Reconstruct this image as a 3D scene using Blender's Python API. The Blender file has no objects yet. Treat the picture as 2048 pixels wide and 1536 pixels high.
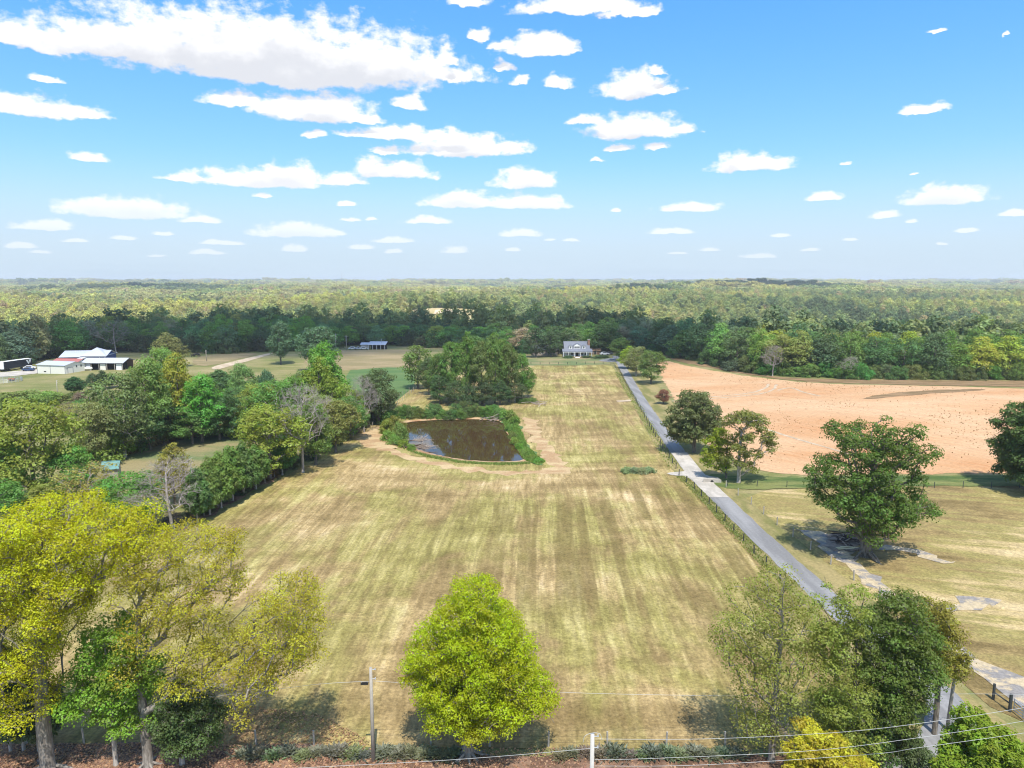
import bpy, math, random
import numpy as np
from mathutils import Vector

R = math.radians
sc = bpy.context.scene
C = sc.collection

# ------------------------------------------------------------------ camera
FPX = 1421.0                      # focal length in pixels of the 2048 px wide picture
PITCH = R(8.25)
CAMH = 36.0
cam_d = bpy.data.cameras.new('camera')
cam = bpy.data.objects.new('camera', cam_d)
C.objects.link(cam)
cam_d.sensor_width = 36.0
cam_d.lens = FPX / 2048 * 36
cam_d.clip_start = 0.5
cam_d.clip_end = 60000
cam.location = (0, 0, CAMH)
cam.rotation_euler = (R(90) - PITCH, 0, 0)
sc.camera = cam

def ray(px, py):
    u = (px - 1024) / FPX
    v = (768 - py) / FPX
    c, s = math.cos(PITCH), math.sin(PITCH)
    return np.array([u, c + v * s, -s + v * c])

# ------------------------------------------------------------------ sun and sky
SUN_EL = R(63)
SUN_AZ = R(172)                   # clockwise from +Y: behind the camera, to the right
sun_dir = np.array([math.sin(SUN_AZ) * math.cos(SUN_EL), math.cos(SUN_AZ) * math.cos(SUN_EL), math.sin(SUN_EL)])
sl = bpy.data.lights.new('sun', 'SUN')
sl.energy = 3.95
sl.angle = R(0.6)
sl.color = (1.0, 0.955, 0.88)
so = bpy.data.objects.new('sun', sl)
C.objects.link(so)
so.rotation_euler = Vector(-sun_dir).to_track_quat('-Z', 'Y').to_euler()
sc.view_settings.view_transform = 'Standard'
sc.view_settings.look = 'None'
sc.view_settings.gamma = 1
sc.view_settings.exposure = 0.72
sc.cycles.max_bounces = 6
sc.cycles.diffuse_bounces = 4
sc.cycles.glossy_bounces = 2
sc.cycles.transmission_bounces = 3
sc.cycles.volume_bounces = 0
sc.cycles.transparent_max_bounces = 8
sc.cycles.use_denoising = True
sc.cycles.filter_width = 1.1

class NT:
    """small helper to write node trees"""
    def __init__(self, tree):
        self.t = tree; self.n = tree.nodes; self.l = tree.links
    def node(self, typ, **kw):
        nd = self.n.new(typ)
        for k, v in kw.items(): setattr(nd, k, v)
        return nd
    def put(self, sock, v):
        if isinstance(v, bpy.types.NodeSocket): self.l.new(v, sock)
        else:
            if isinstance(v, (tuple, list)) and len(v) == 3 and sock.type == 'RGBA': v = (*v, 1)
            sock.default_value = v
    def math(self, op, a, b=None, c=None, clamp=False):
        nd = self.node('ShaderNodeMath', operation=op, use_clamp=clamp)
        self.put(nd.inputs[0], a)
        if b is not None: self.put(nd.inputs[1], b)
        if c is not None: self.put(nd.inputs[2], c)
        return nd.outputs[0]
    def vmath(self, op, a, b=None, c=None):
        nd = self.node('ShaderNodeVectorMath', operation=op)
        self.put(nd.inputs[0], a)
        if b is not None: self.put(nd.inputs[1], b)
        if c is not None: self.put(nd.inputs[2], c)
        return nd.outputs['Value'] if op in ('LENGTH', 'DOT_PRODUCT', 'DISTANCE') else nd.outputs[0]
    def noise(self, vec, scale, detail=4, rough=0.55, dist=0.0):
        nd = self.node('ShaderNodeTexNoise')
        self.put(nd.inputs['Vector'], vec)
        nd.inputs['Scale'].default_value = scale
        nd.inputs['Detail'].default_value = detail
        nd.inputs['Roughness'].default_value = rough
        nd.inputs['Distortion'].default_value = dist
        return nd
    def smooth(self, x, a, b, lo=0.0, hi=1.0):
        nd = self.node('ShaderNodeMapRange', interpolation_type='SMOOTHSTEP')
        self.put(nd.inputs[0], x)
        for i, v in zip((1, 2, 3, 4), (a, b, lo, hi)): self.put(nd.inputs[i], v)
        return nd.outputs[0]
    def lin(self, x, a, b, lo=0.0, hi=1.0):
        nd = self.node('ShaderNodeMapRange')
        self.put(nd.inputs[0], x)
        for i, v in zip((1, 2, 3, 4), (a, b, lo, hi)): self.put(nd.inputs[i], v)
        return nd.outputs[0]
    def mix(self, f, a, b, blend='MIX'):
        nd = self.node('ShaderNodeMix', data_type='RGBA', blend_type=blend)
        self.put(nd.inputs[0], f); self.put(nd.inputs[6], a); self.put(nd.inputs[7], b)
        return nd.outputs[2]
    def ramp(self, f, stops):
        nd = self.node('ShaderNodeValToRGB')
        cr = nd.color_ramp
        while len(cr.elements) < len(stops): cr.elements.new(0.5)
        for e, (p, c) in zip(cr.elements, stops):
            e.position = p; e.color = (*c, 1)
        self.put(nd.inputs[0], f)
        return nd.outputs[0]
    def comb(self, x, y, z=0.0):
        nd = self.node('ShaderNodeCombineXYZ')
        for i, v in enumerate((x, y, z)): self.put(nd.inputs[i], v)
        return nd.outputs[0]
    def sep(self, v):
        nd = self.node('ShaderNodeSeparateXYZ'); self.put(nd.inputs[0], v)
        return nd.outputs

world = bpy.data.worlds.new('World')
sc.world = world
world.use_nodes = True
world.node_tree.nodes.clear()
W = NT(world.node_tree)
wout = W.node('ShaderNodeOutputWorld')
bg = W.node('ShaderNodeBackground')
W.l.new(bg.outputs[0], wout.inputs[0])
SKY_STRENGTH = 0.1
bg.inputs[1].default_value = SKY_STRENGTH
tc = W.node('ShaderNodeTexCoord')
dirv = W.vmath('NORMALIZE', tc.outputs['Generated'])
dx, dy, dz = W.sep(dirv)
sky = W.node('ShaderNodeTexSky', sky_type='NISHITA')
sky.sun_disc = False
sky.sun_elevation = SUN_EL
sky.sun_rotation = SUN_AZ
sky.altitude = 200
sky.air_density = 1.0
sky.dust_density = 0.25
sky.ozone_density = 3.0
W.l.new(W.vmath('NORMALIZE', W.comb(dx, dy, W.math('MAXIMUM', dz, 0.045))), sky.inputs[0])
hsv = W.node('ShaderNodeHueSaturation')
hsv.inputs['Saturation'].default_value = 1.28
hsv.inputs['Value'].default_value = 1.0
W.l.new(sky.outputs[0], hsv.inputs['Color'])
skycol = W.mix(1.0, hsv.outputs[0], (0.82, 0.96, 1.32), 'MULTIPLY')
KS = SKY_STRENGTH * 1.414
sv = W.vmath('MULTIPLY', skycol, (KS, KS, KS))
skycol = W.vmath('DIVIDE', W.vmath('MULTIPLY', sv, (2.0 / KS, 2.3 / KS, 3.1 / KS)), W.vmath('MULTIPLY_ADD', sv, (1.75, 1.68, 2.2), (1, 1, 1)))
skycol = W.mix(W.smooth(dz, 0.0, 0.17, 0.85, 0.0), skycol, (0.395 / SKY_STRENGTH, 0.468 / SKY_STRENGTH, 0.535 / SKY_STRENGTH))
# fair-weather cumulus: coordinates azimuth / elevation
az = W.math('ARCTAN2', dx, dy)
el = W.math('ARCSINE', dz)
ae = W.comb(az, el)
wv = W.comb(az, W.math('MULTIPLY', el, 1.7))
w1 = W.noise(wv, 16, 3, 0.55)
w2 = W.noise(wv, 62, 4, 0.6)
warp = W.vmath('MULTIPLY_ADD', w1.outputs['Color'], (0.034, 0.020, 0), (-0.017, -0.010, 0))
warp2 = W.vmath('MULTIPLY_ADD', w2.outputs['Color'], (0.016, 0.012, 0), (-0.008, -0.006, 0))
elf = W.smooth(el, 0.0, 0.3, 0.25, 1.0)
warp = W.vmath('SCALE', W.vmath('ADD', warp, warp2)); warp.node.inputs['Scale'].default_value = 1
W.l.new(elf, warp.node.inputs['Scale'])
aew = W.vmath('ADD', ae, warp)
# centre x, base y, half width, height above base (picture pixels of 2048)
CL = [(470, 130, 340, 125), (610, 148, 300, 130), (260, 108, 240, 78), (80, 92, 140, 50), (740, 150, 190, 100), (890, 160, 100, 34), (540, 158, 200, 60), (895, 122, 24, 30),
      (60, 222, 110, 42), (150, 226, 80, 20), (95, 158, 40, 13), (470, 208, 75, 28), (640, 232, 120, 52), (580, 225, 90, 34), (715, 242, 60, 20), (822, 214, 34, 26),
      (1160, 20, 130, 40), (1260, 30, 80, 24), (940, 8, 50, 22), (1075, 102, 80, 40), (1130, 100, 30, 30), (1000, 95, 30, 24), (955, 75, 22, 24),
      (1270, 184, 78, 52), (1320, 186, 40, 20), (1318, 142, 18, 16), (1115, 172, 34, 24), (1040, 166, 24, 16), (1005, 135, 26, 22),
      (1270, 268, 105, 46), (1180, 246, 50, 18), (1340, 264, 66, 18), (1240, 298, 34, 12), (1318, 296, 28, 12),
      (790, 276, 125, 26), (930, 304, 130, 40), (900, 276, 60, 22), (635, 275, 26, 16), (770, 304, 30, 14), (1010, 300, 60, 24),
      (520, 366, 150, 34), (580, 362, 80, 44), (370, 360, 60, 14), (680, 366, 60, 24), (790, 350, 90, 32), (740, 342, 40, 30),
      (180, 318, 40, 20), (1050, 370, 70, 36), (1505, 338, 92, 30), (1470, 336, 40, 34), (1845, 220, 56, 14),
      (260, 428, 140, 38), (190, 422, 70, 32), (400, 444, 42, 14), (90, 456, 62, 20), (930, 408, 90, 30), (1060, 412, 90, 26), (855, 444, 50, 14),
      (590, 468, 90, 28), (660, 468, 40, 14), (1375, 420, 68, 18), (1885, 400, 105, 34), (1650, 396, 40, 14), (1770, 434, 34, 16), (1825, 444, 18, 8),
      (2035, 430, 40, 12), (1040, 470, 42, 14), (1345, 466, 56, 12), (445, 488, 52, 8), (590, 500, 32, 12), (790, 484, 50, 10), (725, 496, 30, 10),
      (910, 504, 28, 12), (1025, 502, 18, 8), (1420, 502, 26, 8), (1515, 514, 40, 8), (525, 392, 20, 10), (245, 478, 30, 7), (150, 484, 30, 7), (40, 494, 36, 12),
      (420, 508, 40, 9), (1560, 472, 20, 7), (1935, 462, 26, 8), (1355, 508, 24, 6), (690, 410, 20, 8), (2018, 74, 14, 10), (1870, 66, 20, 6), (785, 505, 20, 8),
      (330, 470, 26, 7), (700, 440, 22, 7), (745, 438, 14, 6), (1230, 422, 12, 7), (1140, 482, 20, 6), (1100, 480, 14, 5), (1620, 500, 24, 6), (1700, 480, 16, 5), (1885, 488, 14, 5), (310, 512, 20, 5), (80, 506, 26, 6), (1690, 330, 14, 7), (1195, 322, 16, 6), (1830, 350, 12, 5)]
def cloud_field(coord):
    D = None
    for (cx, by, hw, ht) in CL:
        r0 = ray(cx, by); r1 = ray(cx + hw, by); r2 = ray(cx, by - ht)
        a0 = math.atan2(r0[0], r0[1]); e0 = math.asin(r0[2] / np.linalg.norm(r0))
        iw = 1 / abs(math.atan2(r1[0], r1[1]) - a0)
        ih = 1 / abs(math.asin(r2[2] / np.linalg.norm(r2)) - e0)
        v = W.vmath('MULTIPLY_ADD', coord, (iw, ih, 0), (-a0 * iw, -e0 * ih, 0))
        ln = W.vmath('LENGTH', W.vmath('MAXIMUM', v, W.vmath('MULTIPLY', v, (1, -4.0, 0))))
        D = ln if D is None else W.math('MINIMUM', D, ln)
    return D
D = cloud_field(aew)
lift = W.vmath('SCALE', (0.0, 0.020, 0.0)); W.l.new(elf, lift.node.inputs['Scale'])
D2 = cloud_field(W.vmath('ADD', aew, lift))
n3 = W.noise(W.comb(az, W.math('MULTIPLY', el, 1.5)), 42, 5, 0.58)
n6 = W.noise(W.comb(az, W.math('MULTIPLY', el, 1.8)), 170, 6, 0.65)
sd = W.math('ADD', W.math('SUBTRACT', 1.0, D), W.math('MULTIPLY_ADD', n3.outputs[0], 1.5, -0.80))
sd = W.math('ADD', sd, W.math('MULTIPLY_ADD', n6.outputs[0], 0.18, -0.09))
a_in = W.smooth(sd, -0.16, 0.36)
# the rest of the sky, outside the picture: clouds spread by noise, made brighter than those in view for fill light
iz = W.math('DIVIDE', 1.0, W.math('MAXIMUM', W.math('ADD', dz, 0.04), 0.05))
pl = W.vmath('SCALE', W.comb(dx, dy)); W.l.new(iz, pl.node.inputs['Scale'])
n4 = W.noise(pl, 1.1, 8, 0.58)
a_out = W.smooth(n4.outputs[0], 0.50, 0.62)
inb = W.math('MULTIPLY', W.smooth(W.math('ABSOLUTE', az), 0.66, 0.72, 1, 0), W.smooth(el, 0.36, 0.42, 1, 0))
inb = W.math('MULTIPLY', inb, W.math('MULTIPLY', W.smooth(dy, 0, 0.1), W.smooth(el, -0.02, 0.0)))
fade = W.smooth(el, 0.0, 0.14, 0.3, 1.0)
n5 = W.noise(wv, 20, 5, 0.55)
sd2 = W.math('ADD', W.math('SUBTRACT', 1.0, D2), W.math('MULTIPLY_ADD', n5.outputs[0], 1.3, -0.62))
grey = W.math('MULTIPLY', W.smooth(sd2, 0.05, 0.75), W.smooth(el, 0.04, 0.22, 0.35, 1.0))
CW = (0.70 / SKY_STRENGTH, 0.70 / SKY_STRENGTH, 0.71 / SKY_STRENGTH)
CW2 = (0.9 / SKY_STRENGTH, 0.9 / SKY_STRENGTH, 0.92 / SKY_STRENGTH)  # unseen clouds, brightened to add fill
ccol = W.mix(grey, CW, (0.49 / SKY_STRENGTH, 0.505 / SKY_STRENGTH, 0.545 / SKY_STRENGTH))
W.l.new(W.mix(W.math('MULTIPLY', a_in, fade), skycol, ccol), bg.inputs[0])
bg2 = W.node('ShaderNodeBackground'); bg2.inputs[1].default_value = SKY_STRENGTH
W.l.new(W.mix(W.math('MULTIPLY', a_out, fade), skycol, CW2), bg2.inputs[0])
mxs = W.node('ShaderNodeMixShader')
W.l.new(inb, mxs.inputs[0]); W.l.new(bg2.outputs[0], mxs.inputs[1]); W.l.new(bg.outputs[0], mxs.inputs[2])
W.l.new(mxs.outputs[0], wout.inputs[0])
world.cycles.sampling_method = 'MANUAL'
world.cycles.sample_map_resolution = 256

# ------------------------------------------------------------------ general helpers
def sstep(a, b, x):
    t = np.clip((np.asarray(x, float) - a) / (b - a), 0, 1)
    return t * t * (3 - 2 * t)

def tag(o, label=None, cat=None, group=None, kind=None):
    if label: o['label'] = label
    if cat: o['category'] = cat
    if group: o['group'] = group
    if kind: o['kind'] = kind
    return o

def link(name, me, mat=None, parent=None):
    o = bpy.data.objects.new(name, me)
    C.objects.link(o)
    if mat is not None and not me.materials: me.materials.append(mat)
    if parent is not None: o.parent = parent
    return o

def empty(name, loc=(0, 0, 0), rz=0.0):
    o = bpy.data.objects.new(name, None)
    C.objects.link(o)
    o.empty_display_size = 0.5
    o.location = [float(v) for v in loc]
    o.rotation_euler = (0, 0, rz)
    return o

def mesh_np(name, V, F, smooth=False):
    """mesh from numpy arrays, F has equal-length faces"""
    V = np.asarray(V, np.float32); F = np.asarray(F, np.int32)
    me = bpy.data.meshes.new(name)
    k = F.shape[1]
    me.vertices.add(len(V)); me.vertices.foreach_set('co', V.ravel())
    me.loops.add(F.size); me.loops.foreach_set('vertex_index', F.ravel())
    me.polygons.add(len(F))
    me.polygons.foreach_set('loop_start', np.arange(0, F.size, k, dtype=np.int32))
    me.polygons.foreach_set('loop_total', np.full(len(F), k, np.int32))
    if smooth: me.polygons.foreach_set('use_smooth', np.ones(len(F), bool))
    me.update(calc_edges=True)
    return me

class MB:
    """collects boxes, prisms and tubes for one mesh"""
    def __init__(self): self.V = []; self.F = []
    def add(self, V, F):
        n = len(self.V)
        self.V += [tuple(float(c) for c in v) for v in V]
        self.F += [tuple(i + n for i in f) for f in F]
        return self
    def box(self, x0, x1, y0, y1, z0, z1):
        return self.add([(x0, y0, z0), (x1, y0, z0), (x1, y1, z0), (x0, y1, z0), (x0, y0, z1), (x1, y0, z1), (x1, y1, z1), (x0, y1, z1)],
                        [(0, 3, 2, 1), (4, 5, 6, 7), (0, 1, 5, 4), (1, 2, 6, 5), (2, 3, 7, 6), (3, 0, 4, 7)])
    def prism(self, poly, axis, a, b):
        """extrude a 2D outline (given in the two other axes) from a to b"""
        n = len(poly)
        def pt(p, t): return {'x': (t, p[0], p[1]), 'y': (p[0], t, p[1]), 'z': (p[0], p[1], t)}[axis]
        V = [pt(p, a) for p in poly] + [pt(p, b) for p in poly]
        F = [tuple(range(n))[::-1], tuple(range(n, 2 * n))] + [(i, (i + 1) % n, n + (i + 1) % n, n + i) for i in range(n)]
        return self.add(V, F)
    def tube(self, pts, rad, sides=6, cap=True):
        pts = np.asarray(pts, float)
        rad = np.broadcast_to(np.asarray(rad, float), (len(pts),))
        V, F = tube_np(pts, rad, sides)
        F = [tuple(f) for f in F]
        if cap:
            F.append(tuple(range(sides))[::-1]); m = (len(pts) - 1) * sides
            F.append(tuple(range(m, m + sides)))
        return self.add(V, F)
    def build(self, name, mat, parent=None, smooth=False):
        me = bpy.data.meshes.new(name)
        me.from_pydata(self.V, [], self.F)
        if smooth:
            for p in me.polygons: p.use_smooth = True
        me.update()
        return link(name, me, mat, parent)

def tube_np(pts, rad, sides):
    n = len(pts)
    tang = np.gradient(pts, axis=0) if n > 2 else np.repeat((pts[1] - pts[0])[None], n, 0)
    tang = tang / (np.linalg.norm(tang, axis=1, keepdims=True) + 1e-9)
    ref = np.where(np.abs(tang[:, 2:3]) > 0.9, np.array([[1.0, 0, 0]]), np.array([[0, 0, 1.0]]))
    a = np.cross(tang, ref); a /= np.linalg.norm(a, axis=1, keepdims=True) + 1e-9
    b = np.cross(tang, a)
    th = np.arange(sides) / sides * 2 * math.pi
    V = pts[:, None] + rad[:, None, None] * (np.cos(th)[None, :, None] * a[:, None] + np.sin(th)[None, :, None] * b[:, None])
    i = np.arange(n - 1)[:, None] * sides; j = np.arange(sides)[None]; k = (j + 1) % sides
    F = np.stack([i + j, i + k, i + sides + k, i + sides + j], -1).reshape(-1, 4)
    return V.reshape(-1, 3), F

# ------------------------------------------------------------------ terrain
def flat(px, py, z=0.0):
    r = ray(px, py)
    t = (z - CAMH) / r[2]
    return np.array([r[0] * t, r[1] * t, z])

def chaikin(P, n=2):
    P = np.asarray(P, float)
    for _ in range(n):
        Q = np.roll(P, -1, 0)
        P = np.stack([0.75 * P + 0.25 * Q, 0.25 * P + 0.75 * Q], 1).reshape(-1, 2)
    return P

WATER_Z = -0.65
POND_PX = [(798, 848), (840, 842), (900, 840), (960, 839), (1003, 842), (1010, 860), (1018, 880), (1033, 900), (1046, 912), (1052, 922),
           (1000, 923), (950, 922), (900, 915), (855, 905), (820, 893), (796, 882), (792, 866)]
POND = chaikin([flat(x, y, WATER_Z)[:2] for x, y in POND_PX], 2)

def in_poly(x, y, P):
    x = np.asarray(x); y = np.asarray(y)
    c = np.zeros(x.shape, bool)
    j = len(P) - 1
    for i in range(len(P)):
        xi, yi = P[i]; xj, yj = P[j]
        if yi != yj:
            c ^= ((yi > y) != (yj > y)) & (x < (xj - xi) * (y - yi) / (yj - yi) + xi)
        j = i
    return c

def poly_sd(x, y, P):
    x = np.asarray(x, float); y = np.asarray(y, float)
    d = np.full(x.shape, 1e9)
    for i in range(len(P)):
        a = P[i - 1]; b = P[i]
        e = b - a
        t = np.clip(((x - a[0]) * e[0] + (y - a[1]) * e[1]) / (e @ e + 1e-12), 0, 1)
        d = np.minimum(d, np.hypot(x - a[0] - t * e[0], y - a[1] - t * e[1]))
    return np.where(in_poly(x, y, P), -d, d)

WOOD = None
def terrain(x, y):
    x = np.asarray(x, float); y = np.asarray(y, float)
    z = 0.5 * np.sin(x * 0.024 + 0.6) * np.sin(y * 0.019 + 0.3) + 0.25 * np.sin(x * 0.051 + y * 0.033)
    z = z + 2.2 * np.exp(-((x - 120) ** 2 + (y - 200) ** 2) / 55 ** 2)
    z = z + 2.0 * np.exp(-((x + 60) ** 2 / 50 ** 2 + (y - 330) ** 2 / 40 ** 2))
    r = np.hypot(x, y)
    z = z * sstep(30, 80, r)
    # the wooded valley and the rolling country behind
    if WOOD is not None and np.any(y > 240):
        back = y - np.interp(x, WOOD[:, 0], WOOD[:, 1])
        drop = np.minimum(sstep(28, 230, back), 1)
        yy = y + 0.10 * np.abs(x)
        prof = np.interp(yy, [240, 450, 650, 780, 1150, 2000, 4000, 6000, 9000, 13000], [-14, -20, -25, -25, -11, -8, -4, 3, 12, 18])
        hills = 9 * np.sin(x * 0.0021 + y * 0.0013 + 1.1) * np.sin(y * 0.0024 - x * 0.0007 + 0.4) + 6 * np.sin(x * 0.0047 - 0.8 + y * 0.001) * np.sin(y * 0.0041 + 2.0) \
            + 3 * np.sin(x * 0.011 + 1) * np.sin(y * 0.0093)
        hills = hills * (0.35 + 0.65 * sstep(700, 1400, y)) * (1 + 0.5 * sstep(2500, 6000, y))
        hills = hills + 21 * np.exp(-((x - 830) ** 2 / 300 ** 2 + (y - 2380) ** 2 / 170 ** 2)) + 20 * np.exp(-((x + 85) ** 2 / 100 ** 2 + (y - 910) ** 2 / 95 ** 2)) + 9 * np.exp(-((x + 230) ** 2 / 170 ** 2 + (y - 1250) ** 2 / 200 ** 2)) + 14 * np.exp(-((x - 1500) ** 2 / 500 ** 2 + (y - 3600) ** 2 / 300 ** 2))
        z = z * (1 - drop) + drop * (prof + hills)
    # pond basin
    m = (np.abs(x + 10) < 50) & (np.abs(y - 160) < 60)
    if np.any(m):
        s = poly_sd(x, y, POND) if x.ndim == 0 else None
        if s is None:
            s = np.full(x.shape, 99.0)
            s[m] = poly_sd(x[m], y[m], POND)
        dip = np.where(s > 0, WATER_Z * np.clip(1 - s / 6.0, 0, 1) ** 1.3, WATER_Z + np.maximum(s * 0.3, -1.2))
        k = sstep(12, 6, s)
        z = z * (1 - k) + dip * k
    return z

def tz(x, y): return float(terrain(np.array([x]), np.array([y]))[0])

def P(px, py):
    """the point of the terrain under a picture point (2048 px wide)"""
    r = ray(px, py)
    z = 0.0
    for _ in range(12):
        t = (z - CAMH) / r[2]
        z = tz(r[0] * t, r[1] * t)
    return np.array([r[0] * t, r[1] * t, z])

def at_depth(px, py, y):
    r = ray(px, py)
    t = y / r[1]
    return np.array([0, 0, CAMH]) + r * t

def axis_lines(lo, hi, step, far_lo, far_hi, extra=()):
    a = list(np.arange(lo, hi + step, step))
    g = step
    v = a[-1]
    while v < far_hi:
        g *= 1.16; v += g; a.append(v)
    g = step; v = a[0]
    while v > far_lo:
        g *= 1.16; v -= g; a.insert(0, v)
    return np.array(sorted(set(np.round(a + list(extra), 4))))
XL = axis_lines(-240, 270, 3.0, -9000, 9000, np.arange(-43.5, 16, 3.0))
YL = axis_lines(24, 430, 3.0, -1500, 11500, np.arange(127.5, 198, 3.0))

def vnoise(x, y, seed=0):
    """cheap smooth 2D value noise"""
    xi = np.floor(x).astype(int); yi = np.floor(y).astype(int)
    fx = x - xi; fy = y - yi
    fx = fx * fx * (3 - 2 * fx); fy = fy * fy * (3 - 2 * fy)
    def h(a, b): 
        v = np.sin(a * 127.1 + b * 311.7 + seed * 74.7) * 43758.5453
        return v - np.floor(v)
    return (h(xi, yi) * (1 - fx) + h(xi + 1, yi) * fx) * (1 - fy) + (h(xi, yi + 1) * (1 - fx) + h(xi + 1, yi + 1) * fx) * fy

# the front edge of the woods, in picture points, then as a line on the ground
WOOD_PX = [(-420, 770), (-150, 760), (0, 737), (80, 718), (200, 706), (320, 703), (440, 706), (560, 700), (700, 692), (820, 690), (960, 700), (1060, 706), (1240, 702), (1320, 706),
           (1400, 722), (1480, 742), (1580, 752), (1750, 757), (2048, 758), (2300, 757), (2700, 757)]
WOOD = np.array([P(x, y)[:2] for x, y in WOOD_PX])
def wood_front(x):
    return np.interp(x, WOOD[:, 0], WOOD[:, 1])
# far clearings: centre x, y, half sizes, rotation
CLEARINGS = []
def clearing(px, py, hx, hy, rot=0.0):
    p = P(px, py); CLEARINGS.append((p[0], p[1], hx, hy, rot)); return p

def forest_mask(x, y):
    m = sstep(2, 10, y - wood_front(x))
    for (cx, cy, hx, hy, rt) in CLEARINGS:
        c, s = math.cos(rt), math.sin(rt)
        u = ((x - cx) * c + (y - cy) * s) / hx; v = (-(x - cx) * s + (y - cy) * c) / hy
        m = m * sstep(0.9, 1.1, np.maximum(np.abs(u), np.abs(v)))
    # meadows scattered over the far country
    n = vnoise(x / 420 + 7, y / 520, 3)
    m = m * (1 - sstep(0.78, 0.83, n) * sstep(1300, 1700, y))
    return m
FAR_FIELD = np.array([-85.0, 838.0]); CLEARINGS.append((-85.0, 810.0, 46, 85, 0.0))
FAR_FIELD2 = np.array([860.0, 2215.0]); CLEARINGS.append((860.0, 2150.0, 75, 140, 0.0))
FAR_FIELD3 = np.array([60.0, 2000.0]); CLEARINGS.append((60.0, 1960.0, 50, 110, 0.0))

# ------------------------------------------------------------------ materials
def new_mat(name):
    m = bpy.data.materials.new(name); m.use_nodes = True
    m.node_tree.nodes.clear()
    t = NT(m.node_tree)
    out = t.node('ShaderNodeOutputMaterial')
    return m, t, out

def principled(t, out, col, rough=0.8, spec=0.3, metal=0.0, bump=None, bstr=0.3, bdist=0.05):
    p = t.node('ShaderNodeBsdfPrincipled')
    t.put(p.inputs['Base Color'], col); t.put(p.inputs['Roughness'], rough)
    p.inputs['Specular IOR Level'].default_value = spec
    p.inputs['Metallic'].default_value = metal
    if bump is not None:
        b = t.node('ShaderNodeBump'); t.put(b.inputs['Height'], bump)
        b.inputs['Strength'].default_value = bstr; b.inputs['Distance'].default_value = bdist
        t.l.new(b.outputs[0], p.inputs['Normal'])
    t.l.new(p.outputs[0], out.inputs[0])
    return p

def simple(name, col, rough=0.7, var=0.15, scale=3.0, spec=0.3, metal=0.0):
    m, t, out = new_mat(name)
    pos = t.node('ShaderNodeTexCoord').outputs['Object']
    n = t.noise(pos, scale, 5, 0.6)
    c = t.mix(n.outputs[0], tuple(v * (1 - var) for v in col), tuple(min(1, v * (1 + var)) for v in col))
    principled(t, out, c, rough, spec, metal)
    return m

def ground_mat(name, fn, rough=0.95, bumpscale=2.0, bstr=0.5, bdist=0.12):
    m, t, out = new_mat(name)
    pos = t.node('ShaderNodeNewGeometry').outputs['Position']
    x, y, z = t.sep(pos)
    col = fn(t, pos, x, y)
    hb = t.noise(pos, bumpscale, 6, 0.7)
    principled(t, out, col, rough, 0.12, 0, hb.outputs[0], bstr, bdist)
    return m

def grain(t, pos, col, amt=0.35, scale=2.2):
    n = t.noise(pos, scale, 8, 0.75)
    k = t.lin(n.outputs[0], 0.25, 0.75, 1 - amt, 1 + amt)
    return t.vmath('SCALE', col) if False else t.mix(1.0, col, t.comb(k, k, k), 'MULTIPLY')

def f_meadow(t, pos, x, y):
    a = t.noise(pos, 0.045, 5, 0.6).outputs[0]
    b = t.noise(t.comb(t.math('MULTIPLY', x, 0.05), t.math('MULTIPLY', y, 0.35)), 1.0, 4, 0.6).outputs[0]
    s = t.math('ADD', t.math('MULTIPLY', a, 0.6), t.math('MULTIPLY', b, 0.4))
    col = t.ramp(s, [(0.32, (0.085, 0.115, 0.030)), (0.45, (0.160, 0.165, 0.055)), (0.55, (0.235, 0.205, 0.090)), (0.68, (0.32, 0.27, 0.14))])
    col = grain(t, pos, col, 0.4)
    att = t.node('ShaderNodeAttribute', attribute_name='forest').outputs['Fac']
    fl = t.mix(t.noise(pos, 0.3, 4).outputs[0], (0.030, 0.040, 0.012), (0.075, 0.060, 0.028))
    return t.mix(att, col, fl)

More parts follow.
